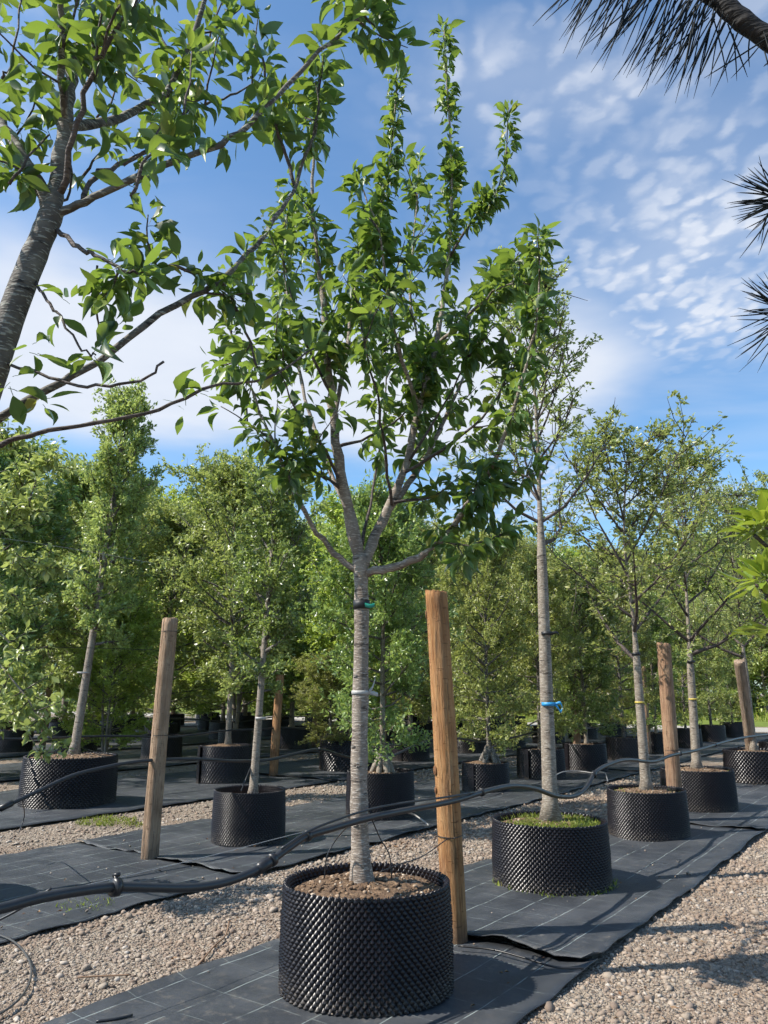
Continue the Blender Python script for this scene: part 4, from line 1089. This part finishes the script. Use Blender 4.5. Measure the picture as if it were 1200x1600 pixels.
T.grow(l7d, tw, .1, 1, 14, 3, .22, LL, .0, .7)
l8 = T.limb([(-60, 715, .2), (0, 695, .2), (60, 676, .22), (150, 660, .25), (248, 640, .3), (330, 605, .38), (400, 595, .45), (440, 580, .5), (490, 545, .6)], Y0, .010, .004)
T.grow(l8, tw, .56, .62, 2, 0, .2, LL, .2)
l9 = T.limb([(-40, 540, 0), (10, 566, 0), (95, 593, -.03), (150, 603, -.05), (220, 594, -.06), (256, 565, -.08)], Y0, .0055, .004, 'limb')
l10 = T.limb([(55, 440, 0), (80, 475, -.05), (100, 500, -.06), (128, 545, -.08), (150, 555, -.05)], Y0, .005, .003)
T.grow(l10, tw, .2, .6, 3, 0, .2, LL, .2)
l10b = T.limb([(152, 415, -.05), (151, 470, -.02), (158, 520, .05), (161, 558, .1)], Y0, .0035, .003)
T.spur(at_depth(190, 505, 2.35), np.array((0, 0, 1.)), 6, LL, .1)
T.spur(at_depth(108, 468, 2.2), np.array((.4, 0, 1.)), 6, LL, .1)
T.spur(at_depth(60, 625, 2.3), np.array((.2, 0, -1.)), 6, LL, .3)
T.spur(at_depth(15, 600, 2.2), np.array((.2, 0, -1.)), 5, LL, .3)
T.spur(at_depth(285, 632, 2.55), np.array((-.6, 0, .4)), 5, LL, .4)
T.spur(at_depth(50, 545, 2.2), np.array((.2, 0, -1.)), 6, LL, .3)
for i in range(14):                                                   # fruiting wood filling the corner
    x, y = T.rg.uniform(-30, 330), T.rg.uniform(-30, 330)
    if x + y > 520: continue
    d = T.rg.uniform(-.3, .9)
    lq = T.limb([(x, y, d), (x + T.rg.uniform(10, 50), y - T.rg.uniform(20, 70), d), (x + T.rg.uniform(20, 90), y - T.rg.uniform(60, 150), d + .1)], Y0, .006, .003, 'twig')
    T.grow(lq, tw, .0, 1, 7, 1, .2, LL, .2, .5)
nl0 = T.finish(root, (M_CHERRY, M_CHERRY_O), M_BARK_LICHEN, 300, tw, M_TWIG)

# leafy pear just outside the left edge, on the second strip
root = thing('pear_tree', 'dense leafy tree at left edge with branches drooping before the big pot', 'tree', (-3.42, 6.1, .45))
pot('studded black pot at left edge under the dense leafy tree', (-3.42, 6.1), .42, .5, POT_MID, 91)
T = Laid(303); tw = MB(); Y0 = 6.1
mb = MB(); P = catmull(np.array([(-3.42, 6.1, .45), (-3.43, 6.1, 1.2), (-3.38, 6.12, 2.2), (-3.4, 6.1, 3.3)]), 4); tube(mb, P, np.linspace(.06, .02, len(P)), 10); link('trunk', mb.mesh('trunk', M_BARK_GREY, True, root.location), root)
for pts, ns, nsh in ([[(-70, 900, 0), (-30, 860, -.1), (30, 870, -.2), (85, 885, -.3)], 26, 10], [[(-70, 850, 0), (-20, 800, .1), (30, 760, .1), (70, 725, .1)], 30, 14],
                     [[(-80, 800, 0), (-40, 740, .2), (0, 700, .3), (30, 685, .3)], 26, 10], [[(-70, 900, 0), (-20, 830, -.3), (20, 800, -.5), (60, 790, -.5)], 26, 12],
                     [[(-70, 960, 0), (-30, 960, -.1), (10, 1000, -.2), (40, 1060, -.2)], 22, 8], [[(-70, 1000, 0), (-20, 1020, -.3), (40, 1090, -.4), (75, 1150, -.4)], 26, 9],
                     [[(-70, 1040, 0), (-20, 1060, -.2), (30, 1120, -.3), (65, 1185, -.3)], 20, 6], [[(-70, 1100, 0), (-30, 1090, .2), (20, 1110, .3), (60, 1090, .3)], 20, 7],
                     [[(-70, 870, 0), (-20, 900, .1), (20, 930, .1), (45, 960, .1)], 16, 7]):
    lq = T.limb(pts, Y0, .012, .003); T.grow(lq, tw, .3, 1, ns, nsh, .2, .066, .2, .4)
T.finish(root, (M_PEAR, M_PEAR_O), M_BARK_GREY, 150, tw, M_TWIG, .5)

# ------------------------------------------------------------------ root swellings, ties and ribbons
def band(name, label, cat, tree_pts, r, h, mat, tail=None, tail_mat=None):
    c = np.asarray(tree_pts, float); mb = MB()
    lathe(mb, [(r, -h / 2), (r + .004, -h / 2), (r + .005, 0), (r + .004, h / 2), (r, h / 2)], 18)
    a = np.linspace(0, 6.28, 20)
    o = thing(name, label, cat, tuple(c), 'ties and ribbons round the trunks')
    link('band', mb.mesh('band', mat, True), o)
    if tail:
        mb = MB()
        for t in tail:
            Q = catmull(np.array(t, float), 5); w = np.zeros_like(Q); w[:, 2] = .012; w2 = np.zeros_like(Q); w2[:, 1] = .002
            V = np.concatenate((Q - w - w2, Q + w - w2, Q + w + w2, Q - w + w2)); n = len(Q); i = np.arange(n - 1)
            fs = [np.stack((i + s0 * n, i + 1 + s0 * n, i + 1 + s1 * n, i + s1 * n), -1) for s0, s1 in ((0, 1), (1, 2), (2, 3), (3, 0))]
            mb.add(V, np.concatenate(fs))
        link('loose_end', mb.mesh('loose_end', tail_mat or mat, True), o)
    return o
band('tree_tie', 'black rubber tie with green tape on nearest cherry trunk', 'tree tie', at_depth(565, 945, 4.47), .0445, .05, M_RUBBER, [[(.02, -.046, -.005), (.05, -.045, -.012), (.075, -.03, -.004)]], M_TEAL)
band('tape_band', 'white tape knotted halfway up nearest cherry trunk', 'tape', at_depth(563, 1082, 4.47), .0462, .022, M_WHITE, [[(.045, -.01, 0), (.07, -.02, .03), (.085, -.02, .08)], [(.045, -.01, 0), (.075, -.02, -.005), (.10, -.02, -.012)]])
band('ribbon', 'blue ribbon with a loop round the pale slender trunk', 'ribbon', (1.389, 6.69, 1.41), .055, .03, M_BLUE, [[(.05, -.03, .0), (.09, -.04, .01), (.105, -.04, -.03), (.09, -.04, -.06), (.07, -.04, -.03), (.05, -.035, -.01)]])
band('tree_tie', 'black tie high on the pale slender trunk with ribbon', 'tree tie', (1.406, 6.69, 2.0), .047, .03, M_RUBBER, [[(.03, -.05, 0), (.07, -.05, .005), (.09, -.04, -.01)]])
band('tape_band', 'yellow tape round trunk in third pot of nearest row', 'tape', (2.84, 8.8, 1.40), .049, .02, M_YELLOW, [[(.04, -.03, 0), (.07, -.03, -.05), (.075, -.03, -.12)]])
band('tree_tie', 'black tie below the fork in third tree of nearest row', 'tree tie', (2.84, 8.8, 1.93), .042, .03, M_RUBBER)
band('tree_tie', 'black tie on pale trunk in fourth pot of nearest row', 'tree tie', (4.222, 10.77, 1.92), .048, .03, M_RUBBER)
band('tape_band', 'yellow tape on pale trunk in fourth pot of nearest row', 'tape', (4.205, 10.77, 1.42), .053, .02, M_YELLOW)
band('tape_band', 'white tape round the slim trunk right of weathered post', 'tape', at_depth(407, 1122, 8.53), .053, .025, M_WHITE)
band('tape_band', 'thin white tape on trunk of columnar tree at left', 'tape', at_depth(130, 1051, 11.25), .08, .02, M_WHITE)


# ------------------------------------------------------------------ hoses and wires
def hose(label, pts, n, r, joints=(), mat=M_HOSE, cat='hose', name='irrigation_hose', dn=None):
    P = catmull(np.array([at_row(x, y, n if dn is None else n + dn[i]) for i, (x, y) in enumerate(pts)]), 6)
    o = thing(name, label, cat, tuple(P[0])); mb = MB(); tube(mb, P, r, 10)
    link('pipe', mb.mesh('pipe', mat, True, P[0]), o)
    for (x, y), ln, k in joints:
        q = at_row(x, y, n); i = int(np.argmin(((P - q) ** 2).sum(1))); d = norm(P[min(i + 1, len(P) - 1)] - P[max(i - 1, 0)])
        mb = MB(); c = P[i]
        tube(mb, np.array([c - d * ln / 2, c - d * ln * .42, c - d * ln * .4, c + d * ln * .4, c + d * ln * .42, c + d * ln / 2]), np.array([1.15, 1.3, k, k, 1.3, 1.15]) * r, 12)
        if k > 1.75:
            tube(mb, np.array([c, c + (0, 0, r * 2.2)]), r * .5, 7); tube(mb, np.array([c + (-.012, 0, r * 2.3), c + (.014, 0, r * 2.5)]), r * .45, 6); tube(mb, np.array([c - (0, 0, r * .8), c - (0, 0, r * 1.7)]), r * .9, 8)
        link('coupling', mb.mesh('coupling', M_FITTING, True, P[0]), o)
    return o
hose('thick black hose sagging along the nearest row', [(-60, 1432), (0, 1420), (60, 1404), (120, 1393), (180, 1386), (240, 1387), (300, 1387), (350, 1379), (395, 1362), (430, 1340), (455, 1322), (480, 1306), (520, 1294), (580, 1277), (640, 1265), (710, 1251), (760, 1236), (800, 1228), (835, 1232), (870, 1244), (900, 1243), (918, 1228), (930, 1207), (950, 1195), (980, 1187), (1020, 1190), (1050, 1180), (1090, 1172), (1130, 1160), (1165, 1152), (1215, 1146)], -2.60, .0175,
     [((176, 1386), .03, 1.9), ((412, 1352), .10, 1.45), ((425, 1342), .03, 1.7), ((478, 1307), .022, 1.5), ((752, 1239), .02, 1.5), ((928, 1208), .05, 1.6), ((1060, 1179), .03, 1.5), ((1115, 1166), .03, 1.5)])
hose('thin black tube riding on the thick hose of nearest row', [(440, 1326), (480, 1300), (520, 1283), (580, 1264), (640, 1253), (700, 1245), (740, 1238)], -2.58, .006, name='drip_tube')
hose('black hose looping along the second row past weathered post', [(-50, 1290), (0, 1264), (60, 1236), (110, 1213), (150, 1202), (200, 1192), (250, 1187), (310, 1186), (370, 1189), (420, 1187), (460, 1178), (500, 1171), (540, 1182), (590, 1190), (620, 1178), (660, 1160), (700, 1152), (760, 1160), (790, 1155), (850, 1142), (930, 1137), (1000, 1128), (1060, 1130)], -6.15, .016, [((8, 1258), .12, 1.6), ((500, 1171), .05, 1.4)])
hose('black hose running along the third row behind', [(-40, 1155), (60, 1154), (130, 1151), (200, 1150), (260, 1152), (310, 1147), (360, 1141), (400, 1140), (450, 1137), (520, 1142), (560, 1138), (640, 1130), (700, 1126)], -10.2, .016)
hose('black hose running along the fourth row among dark pots', [(-40, 1130), (60, 1128), (130, 1127), (220, 1123), (300, 1124), (370, 1128), (440, 1120), (560, 1120)], -15, .016)
hose('thin grey wire strung low along the second strip', [(-40, 1425), (0, 1414), (200, 1368), (330, 1337), (450, 1306), (560, 1280)], -3.6, .0022, (), M_WIRE, 'wire', 'guide_wire')
hose('thin wire strung high along third row at left', [(-40, 836), (40, 846), (140, 862), (240, 880)], -6.1, .002, (), M_WIRE, 'wire', 'guide_wire')
hose('thin black wire strung along third row trees', [(-30, 1010), (130, 1012), (250, 1016), (360, 1020)], -9.8, .004, (), M_FITTING, 'wire', 'guide_wire')


def loose_tube(label, P, r, mat, name='drip_tube', cat='tube'):
    P = catmull(np.array(P, float), 6); mb = MB(); tube(mb, P, r, 7)
    o = link(name, mb.mesh(name, mat, True, P[0]), None, tuple(P[0])); tag(o, label, cat); return o
n0 = -2.6
loose_tube('thin black drip tube dropping into nearest pot left of trunk', [at_row(545, 1289, -2.6), at_depth(525, 1312, 4.4), at_depth(511, 1338, 4.4), at_depth(507, 1372, 4.42)], .0035, M_HOSE)
loose_tube('thin black drip tube dropping into nearest pot right of trunk', [at_row(580, 1278, -2.6), at_depth(594, 1310, 4.5), at_depth(608, 1335, 4.5), at_depth(612, 1372, 4.5)], .0035, M_HOSE)
loose_tube('black tube curving from tall orange post to nearest pot', [(.40, 5.13, .62), at_depth(660, 1338, 4.9), at_depth(625, 1350, 4.7), at_depth(595, 1362, 4.6)], .0035, M_HOSE)
loose_tube('pale grey tube poking out before tall orange post', [at_row(626, 1267, -2.6), at_depth(645, 1272, 4.8), at_depth(662, 1283, 4.75), at_depth(670, 1290, 4.72)], .005, M_TUBE_GREY)
TUBE_PTS = [(-40, 1452), (2, 1462), (30, 1478), (48, 1508), (44, 1540), (18, 1572), (-40, 1606)]
loose_tube('clear tube arching from the hose at the grassy pot', [at_row(928, 1208, -2.6), at_depth(905, 1205, 7.3), at_depth(880, 1206, 7.1), at_depth(860, 1216, 6.9)], .004, M_TUBE_GREY)
loose_tube('short clear tube hanging from the hose coupling at right', [at_row(930, 1206, -2.6), at_depth(945, 1208, 7.4), at_depth(950, 1222, 7.4)], .004, M_TUBE_GREY)
loose_tube('black tube hanging into pot right of weathered post', [at_row(395, 1190, -6.15), at_depth(385, 1215, 8.4), at_depth(376, 1238, 8.35)], .006, M_HOSE)
loose_tube('thin black tube hanging before the big wide pot', [at_row(35, 1250, -6.15), at_depth(38, 1275, 7.3), at_depth(30, 1300, 7.2)], .005, M_HOSE)
loose_tube('thin dark tube crossing thick hose at left edge', [at_depth(-10, 1442, 3.3), at_depth(35, 1418, 3.3), at_depth(80, 1388, 3.3)], .005, M_HOSE)
g1 = un_xy(3.0, -3.35)
def ground_pts(px, z=.02):
    out = []
    for x, y in px:
        r = ray(x, y); t = (z - CAM_H) / r[2]; out.append((r[0] * t, r[1] * t, z))
    return out
loose_tube('dark drip tube curling on gravel at bottom left corner', ground_pts(TUBE_PTS, .03), .006, M_TUBE_DARK)
loose_tube('short black tube end lying on membrane at bottom left', ground_pts([(150, 1596), (180, 1592), (207, 1586)], .03), .006, M_HOSE)
M_STICK = mat_plain('dry_stick', (.22, .14, .09), .9, .2, .4, 30)
loose_tube('dry twig lying on gravel left of the nearest pot', ground_pts([(300, 1518), (318, 1498), (335, 1478), (352, 1462), (358, 1440)], .02), .005, M_STICK, 'dry_twig', 'twig')
loose_tube('thin reddish stick lying on gravel at lower left', ground_pts([(122, 1527), (160, 1525), (205, 1523)], .02), .0045, M_STICK, 'dry_twig', 'twig')
loose_tube('dark strip for the shadowed seam fold right of the nearest pot', ground_pts([(716, 1478), (770, 1484), (820, 1497), (868, 1511), (912, 1513)], .045), .006, M_FITTING, 'seam_fold_shade', 'seam fold')  # dark tube drawing the membrane seam's fold and the shadow along it

# ------------------------------------------------------------------ grass in and around pots
M_GRASS = mat_leaf('grass_blade', [(0, (.08, .10, .022)), (.45, (.15, .18, .032)), (.85, (.21, .23, .05)), (1, (.30, .24, .10))], (.45, .6, .06), .4, .5, .3)
def grass(label, c, r, n, h, ring=None, dens=None, name='grass', mat=None):
    rg = np.random.default_rng(n)
    a = rg.uniform(0, 6.28, n); q = r * np.sqrt(rg.uniform(0, 1, n)) if ring is None else rg.uniform(*ring, n)
    O = np.stack((c[0] + q * np.cos(a), c[1] + q * np.sin(a), np.full(n, c[2])), -1)
    if dens: O = O[[dens(p) for p in O]]
    k = len(O); D = norm(np.stack((rg.normal(0, .45, k), rg.normal(0, .45, k), rg.uniform(.5, 1.2, k)), -1)); N = norm(rg.normal(0, 1, (k, 3)))
    mb = MB(); leaf_batch(mb, O, D, N, h * rg.uniform(.5, 1.4, k), np.full(k, .12))
    return tag(link(name, mb.mesh(name, mat or M_GRASS)), label, name, kind='stuff')
grass('bright green grass growing in the second pot of nearest row', (1.35, 6.69, .468), .40, 4400, .034, dens=lambda p: not (p[0] < 1.15 and p[1] > 6.6 and random.random() < .8) and random.random() < (.35 + .65 * (math.hypot(p[0] - 1.38, p[1] - 6.55) < .33)))
grass('thin grass at foot of the grassy pot', (1.35, 6.69, .015), 0, 380, .045, ring=(.45, .50), dens=lambda p: p[1] < 6.75 and random.random() < .3 + .7 * (p[0] > 1.5))
grass('sparse grass in the third pot of nearest row', (2.83, 8.79, .435), .36, 260, .045)
grass('sparse grass in the fourth pot of nearest row', (4.17, 10.77, .465), .4, 320, .045)
for lab, px_, n_, h_ in (('low green weeds on gravel beside the weathered post', (165, 1285), 420, .05), ('small weeds on gravel under the hose at left', (135, 1415), 90, .03), ('pale weeds on gravel in front of third strip', (215, 1290), 120, .04)):
    c = ground_pts([px_], .01)[0]; grass(lab, c, .35 if n_ > 200 else .2, n_, h_, name='weeds')
g_ = un_xy(44.5, -10)
U = rng.uniform(42.8, 50, 9000); N_ = rng.uniform(-30, 4, 9000)
O = np.stack((U * S_ + N_ * C_, U * C_ - N_ * S_, .02 + .85 * np.clip((U - 43) / 10, 0, 1) ** .7), -1)
mb = MB(); leaf_batch(mb, O, norm(np.stack((rng.normal(0, .4, 9000), rng.normal(0, .4, 9000), np.full(9000, 1.)), -1)), norm(rng.normal(0, 1, (9000, 3))), rng.uniform(.15, .5, 9000), np.full(9000, .15))
tag(link('tall_grass', mb.mesh('tall_grass', M_GRASS)), 'yellow green tall grass on verge beyond the pale road', 'grass', kind='stuff')

# ------------------------------------------------------------------ pine reaching in at upper right
M_NEEDLE = mat_plain('pine_needle', (.006, .009, .009), .65, .25, .3, 40)  # near black: the pine's backlit shade is put into the needle colour
M_PINEBARK = mat_bark('pine_bark', (.005, .004, .0035), (.010, .0075, .006), (.018, .013, .011), 3, (.024, .018, .015))  # bark darkened likewise, shade painted into the base colour
root = thing('pine_tree', 'dark pine branches with long needles at upper right edge', 'tree', (1.75, 1.15, 0))
mb = MB(); P = catmull(np.array([(1.75, 1.15, 0), (1.72, 1.15, 1.2), (1.70, 1.2, 2.4), (1.66, 1.2, 3.4)]), 4); tube(mb, P, np.linspace(.09, .05, len(P)), 12); link('trunk', mb.mesh('trunk', M_PINEBARK, True, root.location), root)
def pine_limb(P, r0, r1):
    mb = MB(); P = catmull(np.array(P), 5); rg = np.random.default_rng(3); tube(mb, P, np.linspace(r0, r1, len(P)) * (1 + .12 * rg.normal(0, 1, len(P)).clip(-1, 1)), 10); link('limb', mb.mesh('limb', M_PINEBARK, True, root.location), root); return P
NEED = []
for b in (-.06, .04, .10):
    mb = MB(); x = np.linspace(0, 1, 6); tube(mb, np.stack((x, 0 * x, b * x * x), -1), np.array([.008, .0095, .0095, .009, .007, .002]), 4, False); NEED.append(mb.mesh('needle', M_NEEDLE, True))
rg = np.random.default_rng(17)
def needle(p, d, L, q):
    o = link('needle', NEED[q % 3], root, tuple(np.asarray(p) - np.array(root.location)))
    e = Vector(d).to_track_quat('X', 'Z'); o.rotation_euler = (e.to_matrix() @ Matrix.Rotation(rg.uniform(0, 6.28), 3, 'X')).to_euler()
    o.scale = (L, L * 1.1 if L < .1 else .1, L * 1.1 if L < .1 else .1)
    o.scale = (L, .16, .16)
    return o
YP = 1.25
lp = pine_limb([(1.68, 1.2, 2.95), at_depth(1290, 120, YP), at_depth(1225, 75, YP), at_depth(1170, 40, YP), at_depth(1115, -5, YP), at_depth(1050, -45, YP), at_depth(980, -80, YP)], .030, .010)
q = 0
def fan(x0, y0, x1, y1, n, Y, Ls=.15, sp=10, dy=.05):
    """needles seen from root pixel to tip pixel, at a real depth"""
    global q
    for i in range(n):
        a = at_depth(x0 + rg.normal(0, sp), y0 + rg.normal(0, sp), Y + rg.uniform(-.03, .03)); b = at_depth(x1 + rg.normal(0, sp * 2.2), y1 + rg.normal(0, sp * 2.0), Y + rg.uniform(-dy, dy))
        d = b - a; L = min(np.linalg.norm(d), .22); needle(a, d, L, q); q += 1
for (x0, y0, x1, y1, n) in ((930, -60, 862, 30, 9), (950, -60, 880, 45, 7), (975, -50, 905, 65, 6), (1005, -50, 908, 105, 11), (1030, -35, 925, 132, 11), (1045, -30, 985, 130, 7), (1058, -20, 975, 150, 6), (1085, -15, 990, 120, 6),
                            (1090, -10, 1000, 168, 11), (1100, 0, 1045, 160, 10), (1110, 5, 1040, 120, 6), (1125, 15, 1070, 140, 6), (1135, 20, 1090, 110, 4), (1140, 25, 1135, 140, 3), (1160, 40, 1145, 145, 3), (1190, 60, 1130, 110, 3), (1195, 70, 1150, 140, 2), (1195, 60, 1205, 130, 3)):
    fan(x0, y0, x1, y1, n, YP)
lp2 = pine_limb([(1.70, 1.2, 2.2), at_depth(1330, 330, 1.45), at_depth(1250, 318, 1.45), at_depth(1206, 312, 1.45)], .014, .008)
for i in range(44):
    t = rg.uniform(-1, 1); fan(1212 + rg.uniform(-4, 18), 312 + t * 12, 1142 + 30 * abs(t) + rg.uniform(-8, 12), 320 + t * 66, 1, 1.45, sp=4)
lp3 = pine_limb([(1.70, 1.2, 1.9), at_depth(1340, 520, 1.6), at_depth(1260, 500, 1.6), at_depth(1222, 490, 1.6)], .012, .007)
for i in range(38):
    t = rg.uniform(-1, 1); fan(1222 + rg.uniform(-4, 14), 490 + t * 14, 1155 + 22 * abs(t) + rg.uniform(-8, 16), 510 + t * 85, 1, 1.6, sp=4)

# ------------------------------------------------------------------ yellow-green shrub at the right edge
root = thing('broadleaf_shrub', 'yellow green shrub with whorls of pointed leaves at right edge', 'shrub', (1.75, 2.2, 0))
WL = [leaf_mesh('leaf', M_WHORL, b, .30, t) for b, t in ((.5, .1), (1.4, -.2), (-.6, .2))]
mb = MB(); P = catmull(np.array([(1.75, 2.2, 0), (1.72, 2.2, .7), (1.62, 2.22, 1.3), (1.5, 2.25, 1.75)]), 4); tube(mb, P, np.linspace(.03, .012, len(P)), 8); link('stem', mb.mesh('stem', M_BARK_GREY, True, root.location), root)
rg = np.random.default_rng(23); q = 0
for (x, y, Y, n, s) in ((1196, 822, 2.25, 30, .095), (1178, 836, 2.3, 14, .085), (1198, 905, 2.2, 30, .092), (1180, 912, 2.3, 12, .085), (1215, 985, 2.25, 16, .11), (1225, 790, 2.3, 14, .11)):
    c = at_depth(x, y, Y); mb = MB(); tube(mb, catmull(np.array([(1.6, 2.22, 1.25), c + (.12, .02, -.12), c + (.03, 0, -.03), c]), 4), .006, 6); link('twig', mb.mesh('twig', M_TWIG, True, root.location), root)
    for i in range(n):
        a = i * 2.4; e = rg.uniform(-.5, 1.1); d = np.array((math.cos(a) * math.cos(e), math.sin(a) * math.cos(e), math.sin(e))); d[0] -= .25; d = d / np.linalg.norm(d)
        S = norm(np.cross(np.array((0, 0, 1.)), d)); Z = np.cross(d, S)
        o = link('leaf', WL[q % 3], root, tuple(c + d * .02 - np.array(root.location))); o.rotation_euler = Matrix((tuple(d), tuple(S), tuple(Z))).transposed().to_euler()
        l = s * rg.uniform(.7, 1.15); o.scale = (l, l, l); q += 1

# swollen root flares
def root_flare(label, c, z, r, seed, mat):
    rg = np.random.default_rng(seed); mb = MB()
    for i in range(6):
        a = i * 1.05 + rg.uniform(-.3, .3); e = np.array((math.cos(a), math.sin(a), 0))
        P = catmull(np.array([(0, 0, .26), e * r * .45 + (0, 0, .17), e * r * .85 + (0, 0, .08), e * r * 1.15 + (0, 0, -.03)]), 4)
        tube(mb, P, np.linspace(.5, .32, len(P)) * r * rg.uniform(.7, 1.1), 8)
    o = link('root_flare', mb.mesh('root_flare', mat, True), None, (c[0], c[1], z)); tag(o, label, 'root'); return o
root_flare('swollen knobbly root of tree right of tall orange post', (1.66, 12.71), .40, .14, 2, M_BARK_DARK)
root_flare('pale swollen root in pot behind the nearest trunk', (-.02, 10.07), .50, .13, 3, M_BARK_GREY)
print('leaves', nl1, nl0)
